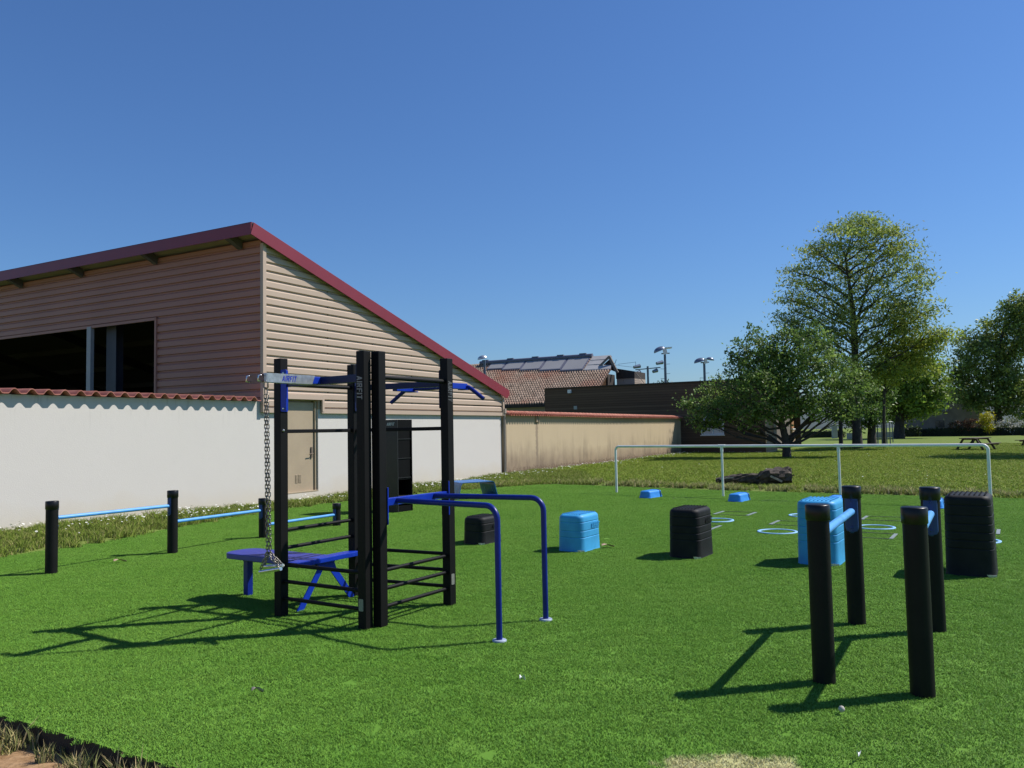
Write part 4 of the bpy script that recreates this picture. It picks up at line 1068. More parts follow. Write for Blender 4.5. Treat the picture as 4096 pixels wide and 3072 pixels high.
# ------------------------------------------------------------------ round posts with bars
def round_post(mb, c, h, r=.068):
    mb.lathe([(r, -.05), (r, h - .09)], c, 28)
def post_cap(c, h, parent, r=.068):
    mb = MB(); mb.lathe([(r + .002, h - .098), (r + .006, h - .094), (r + .006, h - .006), (r + .001, h), (.001, h + .001)], c, 28); return mb.build('cap', MAT['black_cap'], parent, False)
def curved_plate(c, az, z, hgt, wid_deg, r, mat, parent):
    """plate bent round a post, facing direction az, with rounded ends"""
    mb = MB(); n = 12; rows = 19; vs = []; fs = []
    for j in range(rows):
        f = 2 * j / (rows - 1) - 1; half = rad(wid_deg) * math.sqrt(max(.04, 1 - max(0, (abs(f) - .70) / .30) ** 2))
        for k in range(n):
            a = az + half * (2 * k / (n - 1) - 1); vs.append(V(c) + V((math.sin(a) * r, math.cos(a) * r, z + f * hgt / 2)))
    for j in range(rows - 1):
        for k in range(n - 1): fs.append((j * n + k, j * n + k + 1, (j + 1) * n + k + 1, (j + 1) * n + k))
    mb.add(vs, fs, True)
    b = mb.build('bracket_plate', MAT[mat], parent, False)
    sm = b.modifiers.new('thick', 'SOLIDIFY'); sm.thickness = .005; sm.offset = 1
    d = V((math.sin(az), math.cos(az), 0))
    for dz in (-.36, .36):
        m2 = MB(); bolt(m2, V(c) + d * (r + .004) + EZ * (z + dz * hgt), d, .009); m2.build('bolt', MAT['plate_blue'], parent, False)
    return b

def make_parallel_bars():
    for base, top, lab in (((1.905, 5.115), (2.725, 6.565), 'thick black post pair joined by a blue bar, before the tall blue box'),
                           ((2.380, 4.845), (3.222, 6.298), 'thick black post pair joined by a blue bar, before the tallest black box')):
        a = V((*base, 0)); b = V((*top, 0)); d = (b - a).normalized(); az = math.atan2(d.x, d.y)
        t = thing('dip_station', lab, 'dip bars', a, group='low parallel dip bars in the foreground')
        for p, s in ((a, az), (b, az + math.pi)):
            mb = MB(); round_post(mb, p, 1.10); o = mb.build('post', MAT['black_round'], t)
            post_cap(p, 1.10, o); curved_plate(p, s, .88, .30, 47, .0685, 'plate_blue', o)
        mb = MB(); mb.tube([a + d * .068 + EZ * .90, b - d * .068 + EZ * .90], .029, 16); mb.build('bar', MAT['sky_bar'], t)
make_parallel_bars()

def make_step_bars():
    pts = [(-5.545, 9.745), (-4.720, 11.225), (-3.935, 12.73), (-3.10, 14.175)]; hs = [.862, .863, .616, .392]; zs = [.655, .43, .198]
    P = [V((*p, 0)) for p in pts]
    t = thing('stepping_bars', 'row of four black posts with light blue bars stepping down, by the white wall', 'hurdle bars', P[0])
    for i, p in enumerate(P):
        mb = MB(); round_post(mb, p, hs[i]); o = mb.build('post', MAT['black_round'], t); post_cap(p, hs[i], o)
        if i: 
            d = (P[i - 1] - p); curved_plate(p, math.atan2(d.x, d.y), zs[i - 1] + .0, .27 if i < 3 else .22, 34, .0685, 'plate_blue', o)
        if i < 3:
            d = (P[i + 1] - p); curved_plate(p, math.atan2(d.x, d.y), zs[i], .27 if i < 2 else .22, 34, .0685, 'plate_blue', o)
    for i in range(3):
        d = (P[i + 1] - P[i]).normalized(); mb = MB(); mb.tube([P[i] + d * .07 + EZ * zs[i], P[i + 1] - d * .07 + EZ * zs[i]], .0235, 16); mb.build('bar', MAT['sky_bar'], t)
make_step_bars()

# ------------------------------------------------------------------ jump boxes
def rounded_ring(hx, hy, r, bulge, z, n=7):
    pts = []
    r = min(r, hx * .98, hy * .98)
    cs = ((hx - r, hy - r, 0), (-hx + r, hy - r, 90), (-hx + r, -hy + r, 180), (hx - r, -hy + r, 270))
    for cx, cy, a0 in cs:
        for k in range(n):
            a = rad(a0 + 90 * k / (n - 1)); pts.append([cx + r * math.cos(a), cy + r * math.sin(a)])
    out = []
    for x, y in pts:
        bx = bulge * (1 - (y / hy) ** 2); by = bulge * (1 - (x / hx) ** 2)
        out.append((x + math.copysign(bx, x) * (abs(x) / hx) ** 4, y + math.copysign(by, y) * (abs(y) / hy) ** 4, z))
    return out

def box_mesh(mb, hx, hy, h, grooves, dots=True, r=.085, taper=.012, bulge=.012):
    prof = [(0, -.008), (.012, -.003), (.03, 0)]
    for g in sorted(grooves): prof += [(g - .013, taper * g / h), (g - .0055, taper * g / h), (g - .0035, taper * g / h + .004), (g + .0015, taper * g / h + .004), (g + .004, taper * g / h + .001), (g + .006, taper * g / h), (g + .013, taper * g / h)]
    ht = .05
    prof += [(h - ht - .02, taper), (h - ht, taper)] + [(h - ht + ht * math.sin(rad(a)), taper + ht * (1 - math.cos(rad(a)))) for a in (20, 40, 60, 78, 90)]
    prof += [(h + .004, taper + ht + .05), (h + .005, .6 * min(hx, hy))]
    vs = []; n = 28
    for z, ins in prof: vs += rounded_ring(hx - ins, hy - ins, max(.03, r - ins * .8), bulge, z)
    m = len(prof); fs = [(j * n + k, j * n + (k + 1) % n, (j + 1) * n + (k + 1) % n, (j + 1) * n + k) for j in range(m - 1) for k in range(n)]
    mb.add(vs, fs, True); mb.add(vs[-n:], [tuple(range(n))], True)
    if dots:
        nx, ny = 8, 11
        for i in range(nx):
            for j in range(ny):
                x = (i / (nx - 1) * 2 - 1) * (hx - .062); y = (j / (ny - 1) * 2 - 1) * (hy - .065)
                q = [(x + .011 * math.cos(k * 1.2566), y + .011 * math.sin(k * 1.2566), h + .001) for k in range(5)] + [(x + .007 * math.cos(k * 1.2566), y + .007 * math.sin(k * 1.2566), h + .010) for k in range(5)]
                mb.add(q, [(k, (k + 1) % 5, 5 + (k + 1) % 5, 5 + k) for k in range(5)] + [(5, 6, 7, 8, 9)])

def make_jump_boxes():
    g = 'graded jump boxes on the turf'
    spec = [  # near corner on the turf, width, depth, height, grooves from the top, material, label
        ((-.455, 11.41), .36, .52, .385, (.095, .20), 'rubber', 'low black jump box partly behind the dip bar', True),
        ((.868, 10.555), .375, .56, .482, (.098, .21, .295), 'box_blue', 'knee high light blue jump box with a pale leaf at its foot', True),
        ((2.215, 9.84), .395, .56, .598, (.098, .205, .29, .37), 'rubber', 'knee high black jump box right of the light blue box', True),
        ((3.615, 9.165), .44, .60, .728, (.098, .205, .29, .375, .46), 'box_blue', 'tall light blue jump box behind the left pair of black posts', False),
        ((4.885, 8.325), .445, .60, .832, (.098, .205, .29, .375, .46, .545), 'rubber', 'tallest black jump box at the right', False)]
    for c, w, dp, h, gr, mat, lab, txt in spec:
        ctr = V((*c, 0)) - EX * (w / 2) + EY * (dp / 2)
        t = thing('jump_box', lab, 'jump box', ctr, math.atan2(EX.y, EX.x), g)
        mb = MB(); box_mesh(mb, w / 2, dp / 2, h, [h - x for x in gr]); mb.build('body', MAT[mat], t, False)
        mb = MB(); mb.box((w / 2 - .055, -dp / 2 - .001, .016), (.035, 0, 0), (0, .004, 0), (0, 0, .016)); mb.box((w / 2 - .012, -dp / 2 + .02, .014), (.022, .022, 0), (.003, -.003, 0), (0, 0, .014)); mb.build('anchor_clip', MAT['steel'], t, False)
        if txt:
            mb = MB(); hh = .07 if h > .45 else .05
            lettering(mb, 'AIRFIT', V((w / 2 + .006, -.02, h - gr[0] - .022 - hh)), V((0, 1, 0)), EZ, V((.0035, 0, 0)), hh, .15)
            mb.build('lettering', MAT[mat], t, False)
make_jump_boxes()

def make_step_blocks():
    g = 'low blue stepping blocks at the far turf edge'
    mb = MB(); box_mesh(mb, .15, .30, .168, [], False, .06, .02, .008); 
    proto = thing('stepping_block', 'low light blue block nearest the white rail end, leftmost of its row', 'stepping block', (0, 0, 0), 0, g)
    mb.build('body', MAT['block_blue'], proto, False)
    mb = MB(); 
    for z in (0,):
        vs = rounded_ring(.154, .012, .01, 0, 0); 
        pts = [(-.152, .19, .0), (-.143, .19, .12), (-.12, .19, .158), (-.09, .19, .171), (.09, .19, .171), (.12, .19, .158), (.143, .19, .12), (.152, .19, .0)]
        mb.tube(pts, .009, 6)
    mb.build('strap', MAT['plate_blue'], proto, False)
    mb = MB(); mb.lathe([(.045, 0), (.045, .02)], (.13, -.29, 0), 12); mb.lathe([(.045, 0), (.045, .02)], (-.13, .31, 0), 12); mb.build('foot_flange', MAT['block_blue'], proto, False)
    spots = [((3.075, 18.385), 39, None), ((4.765, 17.10), 37, 'low light blue block beside the second rail post'),
             ((6.40, 15.93), 33, 'low light blue block showing just behind the tall blue jump box'), ((7.905, 15.02), 33, 'low light blue block half hidden beside the tallest black jump box')]
    for i, (c, a, lab) in enumerate(spots):
        o = proto if i == 0 else copy_tree(proto)
        ax = V((math.cos(rad(-a)), math.sin(rad(-a)), 0)); ay = V((math.sin(rad(a)), math.cos(rad(a)), 0))
        p = V((*c, 0)) - ax * .15 + ay * .30
        o.location = p; o.rotation_euler = (0, 0, rad(-a))
        if lab: o['label'] = lab
make_step_blocks()

def make_arch_bench():
    t = thing('arch_bench', 'blue bent sheet step with splayed slotted legs by the wall verge', 'step bench', (-.85, 19.4, 0))
    u = V((.925, .38, 0)).normalized(); o = V((-1.30, 18.98, 0)); w = V((-.47, .98, 0)).normalized() * .92
    outer = [(0, 0), (.055, .33)] + [(.055 + .012 + .06 * (1 - math.cos(rad(a))), .33 + .07 * math.sin(rad(a))) for a in (30, 60, 90)] + [(.85 + .07 * math.sin(rad(a)), .335 + .075 * math.cos(rad(a))) for a in (0, 30, 60, 90)] + [(1.01, 0)]
    th = .014
    inner = [(x + (th if i < 3 else (-th if i > 7 else 0)), y - (th if 2 <= i <= 8 else 0)) for i, (x, y) in enumerate(outer)]
    mb = MB(); n = len(outer); vs = []
    for k in (0, 1):
        for pl in (outer, inner): vs += [o + u * x + EZ * y + w * k for x, y in pl]
    fs = []
    for i in range(n - 1):
        fs += [(i, i + 1, 2 * n + i + 1, 2 * n + i), (n + i, 3 * n + i, 3 * n + i + 1, n + i + 1), (i, n + i, n + i + 1, i + 1), (2 * n + i, 2 * n + i + 1, 3 * n + i + 1, 3 * n + i)]
    fs += [(0, 2 * n, 3 * n, n), (n - 1, 2 * n - 1, 4 * n - 1, 3 * n - 1)]
    mb.add(vs, fs); mb.build('bent_sheet', MAT['arch_blue'], t)
    for f in (.25, .72):
        mb = MB(); a = o + u * (.928 - th - .001) + EZ * .30 + w * f; b = o + u * (.965 - th - .001) + EZ * .15 + w * f
        mb.beam(a, b, .006, .012, up=w); mb.build('slot', MAT['hoop'], t)  # pale strip standing for light through the slot opening
        mb = MB(); a = o + u * (.052 - .001) + EZ * .30 + w * f; b = o + u * (.018 - .001) + EZ * .11 + w * f
        mb.beam(a, b, .006, .012, up=w); mb.build('slot', MAT['hoop'], t)
make_arch_bench()

def make_cabinet():
    o = V((-2.326, 16.25, 0))
    t = thing('equipment_cabinet', 'tall black open shelf cabinet standing before the white gable wall', 'cabinet', o)
    Q = lambda a, b, z: o + EX * a + EY * b + EZ * z
    W, D, H = .52, .46, 1.865
    mb = MB(); mb.box(Q(-W / 2, .012, H / 2), EX * (W / 2), EY * .012, EZ * (H / 2)); mb.build('front_panel', MAT['panel'], t, bevel=.006)
    mb = MB()
    mb.box(Q(-W / 2, D - .012, H / 2), EX * (W / 2), EY * .012, EZ * (H / 2)); mb.box(Q(-W + .01, D / 2, H / 2), EX * .01, EY * (D / 2 - .024), EZ * (H / 2))
    mb.box(Q(-W / 2 + .005, D / 2, H - .012), EX * (W / 2 - .012), EY * (D / 2 - .024), EZ * .012); mb.box(Q(-.006, D / 2, H - .105), EX * .006, EY * (D / 2 - .024), EZ * .08)
    mb.box(Q(-W / 2, D / 2, .06), EX * (W / 2 - .01), EY * (D / 2 - .024), EZ * .06)
    mb.build('casing', MAT['panel_in'], t)
    for z in (.32, .69, 1.08, 1.47):
        mb = MB(); mb.box(Q(-W / 2 + .012, D / 2, z), EX * (W / 2 - .022), EY * (D / 2 - .026), EZ * .006); mb.build('shelf', MAT['panel'], t)
    mb = MB(); mb.box(Q(-.03, D / 2, 1.2), EX * .006, EY * (D / 2 - .03), EZ * .55); mb.build('inner_screen', MAT['panel_in'], t)
    mb = MB(); h = .062; lettering(mb, 'AIRFIT', Q(-.06 - text_width('AIRFIT', h) - .02, -.0006, 1.745), EX, EZ, -EY * .0015, h, .2); mb.build('lettering', MAT['letter_pale'], t)
make_cabinet()

# ------------------------------------------------------------------ white rail
def make_white_rail():
    a = V((2.564, 20.30, 0)); d = V((.802, -.597, 0)).normalized(); H = 1.15
    t = thing('white_rail', 'long white tubular guard rail on four posts at the back of the turf', 'railing', a)
    s = [0, 2.783, 5.36, 8.10]
    mb = MB(); pts = [a] + arc(a + EZ * H, -EZ, d, .10, 7) + arc(a + d * s[3] + EZ * H, -d, -EZ, .10, 7) + [a + d * s[3]]
    mb.tube(pts, .030, 14); mb.build('rail', MAT['white_rail'], t)
    for k in s[1:3]:
        mb = MB(); mb.tube([a + d * k, a + d * k + EZ * (H - .02)], .027, 12); p = mb.build('post', MAT['white_rail'], t)
        mb = MB(); mb.tube([a + d * (k - .085) + EZ * H, a + d * (k + .085) + EZ * H], .036, 14); mb.tube([a + d * k + EZ * (H - .13), a + d * k + EZ * (H - .03)], .034, 14); mb.build('tee_joint', MAT['white_rail'], p, False)
make_white_rail()

# ------------------------------------------------------------------ hoops and frames let into the turf
def make_floor_marks():
    g = 'pale blue rings lying in the turf'
    def ring(r, w):
        mb = MB(); n = 40; vs = []
        for z, rr in ((.002, r), (.018, r), (.021, r - .006), (.021, r - w + .006), (.018, r - w), (.002, r - w)):
            vs += [(rr * math.cos(2 * math.pi * k / n), rr * math.sin(2 * math.pi * k / n), z) for k in range(n)]
        mb.add(vs, [(j * n + k, j * n + (k + 1) % n, (j + 1) * n + (k + 1) % n, (j + 1) * n + k) for j in range(5) for k in range(n)], True)
        return mb
    for c, lab in (((3.935, 12.21), 'pale blue turf ring just left of the tall blue jump box'), ((3.43, 13.83), 'pale blue turf ring showing right of the knee high black box'),
                   ((5.53, 12.50), 'pale blue turf ring between the two rear black posts'), ((5.12, 14.30), 'pale blue turf ring mostly hidden behind the tall blue jump box'),
                   ((6.17, 10.90), 'pale blue turf ring peeping out right of the tallest black box')):
        o = ring(.29, .042).build('turf_ring', MAT['hoop']); o.location = (*c, 0); tag(o, lab, 'ring', g)
    for c, lab in (((3.83, 18.25), 'faint dark ring set in the turf between the first two blue blocks'), ((5.5, 17.2), 'faint dark ring set in the turf right of the second blue block')):
        o = ring(.27, .03).build('turf_ring', MAT['dark_slot']); o.location = (*c, -.012); tag(o, lab, 'ring', 'dark rings in the turf')
    g = 'square frames lying in the turf'
    ax = V((.85, -.527, 0)); ay = V((.527, .85, 0))
    first = None
    for c, lab in (((4.03, 14.87), 'dark square frame in the turf behind the ring right of the black box'), ((2.90, 12.98), 'dark square frame in the turf half hidden by the knee high black box'),
                   ((4.52, 13.20), 'dark square frame in the turf left of the tall blue jump box'), ((6.18, 13.62), 'dark square frame in the turf between the rear black posts, the farther one'),
                   ((5.07, 11.62), 'dark square frame in the turf between the rear black posts, the nearer one'), ((6.70, 11.88), 'dark square frame in the turf right of the tallest black box')):
        if first is None:
            first = thing('ladder_square', lab, 'floor square', (0, 0, 0), 0, g)
            for s in (-1, 1):
                mb = MB(); mb.box((0, s * .29, .006), (.30, 0, 0), (0, .016, 0), (0, 0, .008)); mb.build('dark_side', MAT['dark_slot'], first, False)
                mb = MB(); mb.box((s * .30, 0, .007), (.024, 0, 0), (0, .29, 0), (0, 0, .009)); mb.build('plate_side', MAT['grey_plate'], first, False)
            o = first
        else: o = copy_tree(first)
        o.location = (*c, 0); o.rotation_euler = (0, 0, rad(-31.8)); o['label'] = lab
make_floor_marks()

# ------------------------------------------------------------------ small things on the ground
def make_litter():
    r = random.Random(4)
    def leaf(name, c, L_, W_, az, mat, lab, cat, z=.034):
        mb = MB(); n = 7; vs = []
        for i in range(n):
            f = i / (n - 1); w = W_ * math.sin(math.pi * min(.98, f + .04)) / 2; x = (f - .5) * L_
            for s in (-1, 0, 1): vs.append((x, s * w, z + .012 * abs(s) + .014 * math.sin(f * 5 + s)))
        mb.add(vs, [(i * 3 + k, i * 3 + k + 1, i * 3 + k + 4, i * 3 + k + 3) for i in range(n - 1) for k in range(2)], True)
        o = mb.build(name, MAT[mat]); o.location = (*c, 0); o.rotation_euler = (0, 0, rad(az)); tag(o, lab, cat)
    leaf('dead_leaf', (1.245, 10.93), .17, .08, -15, 'leaf_dead', 'pinkish dead leaf at the foot of the light blue box', 'leaf')
    leaf('dead_leaf', (-5.05, 10.42), .15, .05, 20, 'leaf_dead', 'curled pale leaf on the turf by the first stepping bar', 'leaf')
    leaf('dead_leaf', (5.95, 8.72), .10, .035, 10, 'leaf_dead', 'small pale leaf on the turf right of the tallest black box', 'leaf')
    leaf('dry_stalk', (-1.60, 5.06), .07, .012, 12, 'straw_wood', 'short pale stalk on the turf in the left foreground', 'stalk')
    leaf('paper_scrap', (1.61, 3.92), .04, .022, 60, 'paper', 'crumpled white paper scrap at the bottom edge of the turf', 'paper')
    leaf('paper_scrap', (.03, 5.20), .04, .025, 30, 'paper', 'little glinting white scrap on the middle of the turf', 'paper')
    mb = MB(); mb.lathe([(.006, .0), (.016, .010), (.018, .02), (.011, .032), (.002, .036)], (0, 0, .012), 9); o = mb.build('pebble', MAT['pebble']); o.location = (1.785, 4.555, 0); tag(o, 'pale pebble beside the nearest post shadow', 'pebble')
make_litter()

def make_log():
    t = thing('rotten_log', 'dark rotten log lying in the grass behind the white rail', 'log', (6.3, 21.5, .05))
    r = random.Random(7); n = 26; m = 16; a = V((5.45, 21.85, .07)); b = V((7.30, 21.32, .10)); mb = MB(); vs = []
    for i in range(n):
        f = i / (n - 1); c = a.lerp(b, f) + EZ * (.02 * math.sin(f * 6))
        R = (.085 + .05 * min(1, f * 2.2) + (.085 if f > .55 else 0) * min(1, (f - .55) * 8)) if f <= 1 else 0
        if f > .96: R *= .93
        d = (b - a).normalized(); u = d.cross(EZ).normalized(); w = EZ
        for k in range(m):
            an = 2 * math.pi * k / m; rr = R * (1 + .13 * math.sin(an * 3 + f * 9) + .10 * math.sin(an * 7 + f * 31) + r.uniform(-.09, .09))
            vs.append(c + EZ * (R * .8) + u * math.cos(an) * rr + w * math.sin(an) * rr + d * r.uniform(-.02, .02))
    mb.add(vs, [(i * m + k, i * m + (k + 1) % m, (i + 1) * m + (k + 1) % m, (i + 1) * m + k) for i in range(n - 1) for k in range(m)], False)
    mb.add(vs[:m], [tuple(range(m))[::-1]]); mb.add(vs[-m:], [tuple(range(m))])
    mb.build('trunk', MAT['log'], t)
    mb = MB()
    for k in range(14):
        c = a.lerp(b, r.uniform(.93, 1.0)) + EZ * r.uniform(.08, .36); mb.tube([c, c + V((r.uniform(.02, .10), r.uniform(-.12, .02), r.uniform(-.04, .08)))], [.02, .006], 5)
    mb.build('splintered_end', MAT['log'], t)
    mb = MB(); mb.beam((6.72, 21.25, .28), (6.98, 21.12, .14), .03, .05); mb.build('split_piece', MAT['straw_wood'], t)
    mb = MB(); mb.beam((5.50, 21.68, .20), (5.85, 21.62, .24), .02, .035); mb.build('split_piece', MAT['straw_wood'], t)
make_log()

# ------------------------------------------------------------------ trees and shrubs
MAT['leaf'] = leaf_mat('leaf_dark', trans=.40)[0]
MAT['leaf_thin'] = leaf_mat('leaf_light', trans=.45)[0]

def foliage(name, base, lobes, clumps, per, leaf, cols, mat, seed, parent, spread=.16, aspect=.5, droop=0.0, edge=.62, flat=.75):
    """many leaf-sized faces gathered in clumps through the lobes of a crown"""
    r = np.random.default_rng(seed); P = []; C = []
    cols = np.array(cols, float)
    vol = np.array([l[3] * l[3] * l[4] for l in lobes]) ** .72; vol = vol / vol.sum()
    for (dx, dy, dz, rx, rz), f in zip(lobes, vol):
        n = max(4, int(clumps * f))
        d = r.normal(size=(n, 3)); d /= np.linalg.norm(d, axis=1)[:, None]
        rr = np.where(r.random(n) < edge, .72 + .36 * r.random(n) ** 1.5, r.random(n) ** .5)[:, None]
        c = d * rr * np.array([rx, rx * .9, rz]) + np.array([dx, dy, dz])
        tone = (.62 + .76 * r.random((n, 1))) * cols[r.integers(0, len(cols), n)]
        k = np.maximum(2, (per * (.4 + 1.2 * r.random(n))).astype(int))
        ci = np.repeat(np.arange(n), k)
        sp = spread * (.55 + .9 * r.random(n))
        p = c[ci] + r.normal(size=(len(ci), 3)) * sp[ci][:, None] * np.array([1.75 - flat, 1.75 - flat, flat])
        P.append(p); C.append(tone[ci] * (.8 + .4 * r.random((len(ci), 1))))
    P = np.concatenate(P); C = np.concatenate(C); n = len(P)
    P += np.array(base)
    P[:, 2] = np.maximum(P[:, 2], .04)
    a = r.normal(size=(n, 3)); a[:, 2] -= droop; a /= np.linalg.norm(a, axis=1)[:, None]
    b = r.normal(size=(n, 3)); b = np.cross(a, b); b /= np.linalg.norm(b, axis=1)[:, None]
    L_ = leaf * (.6 + .8 * r.random((n, 1))); W_ = L_ * aspect
    v = np.stack([P - a * L_ * .5, P - b * W_ * .5 + a * L_ * .05, P + a * L_ * .5, P + b * W_ * .5 + a * L_ * .05], 1).reshape(-1, 3)
    me = bpy.data.meshes.new(name)
    me.vertices.add(n * 4); me.vertices.foreach_set('co', v.astype(np.float32).ravel())
    me.loops.add(n * 4); me.loops.foreach_set('vertex_index', np.arange(n * 4, dtype=np.int32))
    me.polygons.add(n); me.polygons.foreach_set('loop_start', np.arange(0, n * 4, 4, dtype=np.int32))
    me.update(calc_edges=True)
    at = me.color_attributes.new('Col', 'FLOAT_COLOR', 'POINT'); ca = np.ones((n * 4, 4), np.float32); ca[:, :3] = np.repeat(C, 4, 0)
    at.data.foreach_set('color', ca.ravel()); me.materials.append(mat)
    o = bpy.data.objects.new(name, me); COL.objects.link(o)
    if parent is not None: o.parent = parent; o.location = -WOFF[parent.name]
    return o

def limbs(name, base, trunk, lobes, seed, parent, rb=.10, twigs=3, mat='bark'):
    """tapered trunk, a limb into every lobe, twigs from the limb ends"""
    r = random.Random(seed); B = V(base); mb = MB()
    tp = [B + V(p[:3]) for p in trunk]; tr = [p[3] for p in trunk]
    mb.tube(tp, tr, 12)
    for (dx, dy, dz, rx, rz) in lobes:
        tgt = B + V((dx, dy, dz - rz * .25))
        # leave the trunk a good way below the lobe
        want = dz - .55 * math.hypot(dx, dy) - .6 * rz; best = 0
        for i, p in enumerate(trunk):
            if p[2] <= max(want, trunk[1][2]): best = i
        j = min(best + 1, len(trunk) - 1); f = 0 if j == best else max(0, min(1, (want - trunk[best][2]) / max(.01, trunk[j][2] - trunk[best][2])))
        s = tp[best].lerp(tp[j], f); rs = tr[best] + (tr[j] - tr[best]) * f
        L_ = (tgt - s).length; k = 5; pts = []
        for i in range(k + 1):
            g = i / k; q = s.lerp(tgt, g) + EZ * (.10 * L_ * math.sin(math.pi * g) * r.uniform(-.2, .9)) + V((r.uniform(-1, 1), r.uniform(-1, 1), 0)) * (.05 * L_ * math.sin(math.pi * g)); pts.append(q)
        r0 = min(rs * .75, rb * (.55 + .12 * rx * 2)); mb.tube(pts, [r0 * (1 - .8 * i / k) + .008 for i in range(k + 1)], 7)
        for _ in range(twigs):
            g0 = pts[r.randint(2, k)]; e = B + V((dx + r.uniform(-1, 1) * rx * .85, dy + r.uniform(-1, 1) * rx * .8, dz + r.uniform(-.7, .95) * rz))
            mid = g0.lerp(e, .5) + EZ * r.uniform(-.05, .12)
            mb.tube([g0, mid, e], [r0 * .35, r0 * .22, .007], 5)
    o = mb.build(name, MAT[mat], parent); return o

FRUIT = [(-1.17, 0.08, 5.02, 0.93, 1.11), (-2.0, 0.27, 4.24, 0.8, 0.89), (0.14, -0.21, 5.02, 1.22, 1.11), (1.29, -0.92, 4.8, 1.11, 1.11), (-1.1, -0.54, 3.46, 1.67, 0.93), (0.9, -0.52, 3.35, 1.78, 1.11), (2.72, -0.35, 3.57, 1.07, 1.0), (-2.59, 1.3, 3.4, 1.11, 0.58), (-3.77, 1.55, 2.78, 0.84, 0.4), (-3.14, 0.69, 2.24, 1.07, 0.62), (-3.49, 1.22, 1.91, 0.8, 0.4), (-1.91, 0.33, 2.24, 1.11, 0.71), (-0.31, -0.49, 2.34, 1.44, 0.6), (1.67, -1.23, 2.24, 1.33, 0.62), (2.97, -1.24, 2.69, 0.67, 0.67), (-1.01, 0.51, 5.97, 0.31, 0.49), (0.28, 0.11, 5.84, 0.49, 0.44), (1.37, -0.29, 5.91, 0.44, 0.36), (-0.52, 0.68, 4.46, 1.33, 1.0)]
LOCUST = [(0.08, -0.74, 13.31, 1.77, 0.97), (-1.27, 0.22, 12.17, 1.28, 1.03), (1.97, -0.61, 12.74, 1.37, 1.03), (-2.26, 1.35, 10.6, 1.28, 1.2), (0.98, 0.51, 11.32, 2.0, 1.28), (2.83, -0.61, 11.32, 1.2, 1.14), (3.06, -1.82, 9.46, 0.97, 1.31), (-2.9, 1.36, 8.89, 0.91, 1.14), (-1.14, 0.87, 9.18, 1.71, 1.37), (1.09, -0.45, 9.18, 1.85, 1.43), (2.69, -1.65, 8.04, 1.2, 1.2), (-2.16, 0.87, 7.18, 1.43, 0.91), (-0.48, -0.63, 7.18, 1.57, 1.2), (1.92, -0.04, 6.75, 1.37, 1.08), (-3.1, 1.67, 7.75, 0.74, 0.86), (-1.65, 0.79, 5.76, 1.37, 0.86), (0.29, -0.42, 5.19, 1.14, 0.86), (0.72, 0.3, 14.17, 1.14, 0.46), (1.31, -0.5, 14.17, 0.63, 0.4)]
SLIM = [(0.85, 0.26, 5.72, 1.28, 0.91), (1.85, -0.32, 6.0, 1.14, 0.8), (2.58, -1.17, 6.43, 0.97, 0.63), (1.27, -0.7, 7.14, 1.02, 0.8), (2.17, -0.88, 5.15, 0.85, 0.74), (3.14, -1.48, 6.71, 0.51, 0.4), (0.64, -0.73, 4.44, 0.97, 0.63), (-0.16, -0.13, 4.86, 0.8, 0.68), (1.36, -0.27, 8.28, 0.85, 0.68)]
ROUND = [(0.19, -1.66, 6.94, 2.58, 1.64), (-1.42, -0.59, 6.0, 2.11, 1.88), (2.57, -0.94, 6.0, 1.78, 1.69), (-0.05, -0.83, 4.6, 2.91, 1.69), (2.74, -1.25, 4.13, 1.41, 1.31), (-1.67, 0.74, 4.13, 1.64, 1.5), (1.54, -1.15, 3.19, 1.97, 1.03), (0.05, 1.22, 2.72, 1.88, 1.03), (-2.46, 0.61, 5.07, 1.41, 1.41)]
DARK = [(-0.56, 0.11, 3.54, 1.19, 1.07), (-1.64, 0.33, 2.65, 1.01, 0.83), (0.35, 0.02, 2.95, 1.01, 0.89), (-0.43, -0.16, 1.91, 1.19, 0.65), (0.68, -0.45, 3.84, 0.77, 0.77), (-0.75, 0.68, 4.44, 1.07, 0.83)]
BIG = [(-2.22, 0.97, 10.84, 1.4, 1.5), (-2.79, 1.77, 8.09, 1.3, 2.0), (0.56, 0.63, 12.09, 1.7, 1.7), (1.52, -1.85, 13.84, 1.7, 1.7), (2.45, -2.38, 15.09, 1.5, 1.5), (-0.91, -0.5, 8.59, 2.75, 2.5), (2.58, -0.61, 9.84, 2.5, 3.0), (-1.74, 1.37, 5.6, 2.1, 2.1), (0.41, -1.34, 5.35, 3.0, 2.5), (-1.74, 0.63, 3.7, 1.7, 0.9), (1.88, -2.16, 4.1, 2.3, 2.5), (-3.35, 1.95, 6.85, 0.8, 1.0), (2.79, -2.94, 12.09, 2.0, 3.0)]

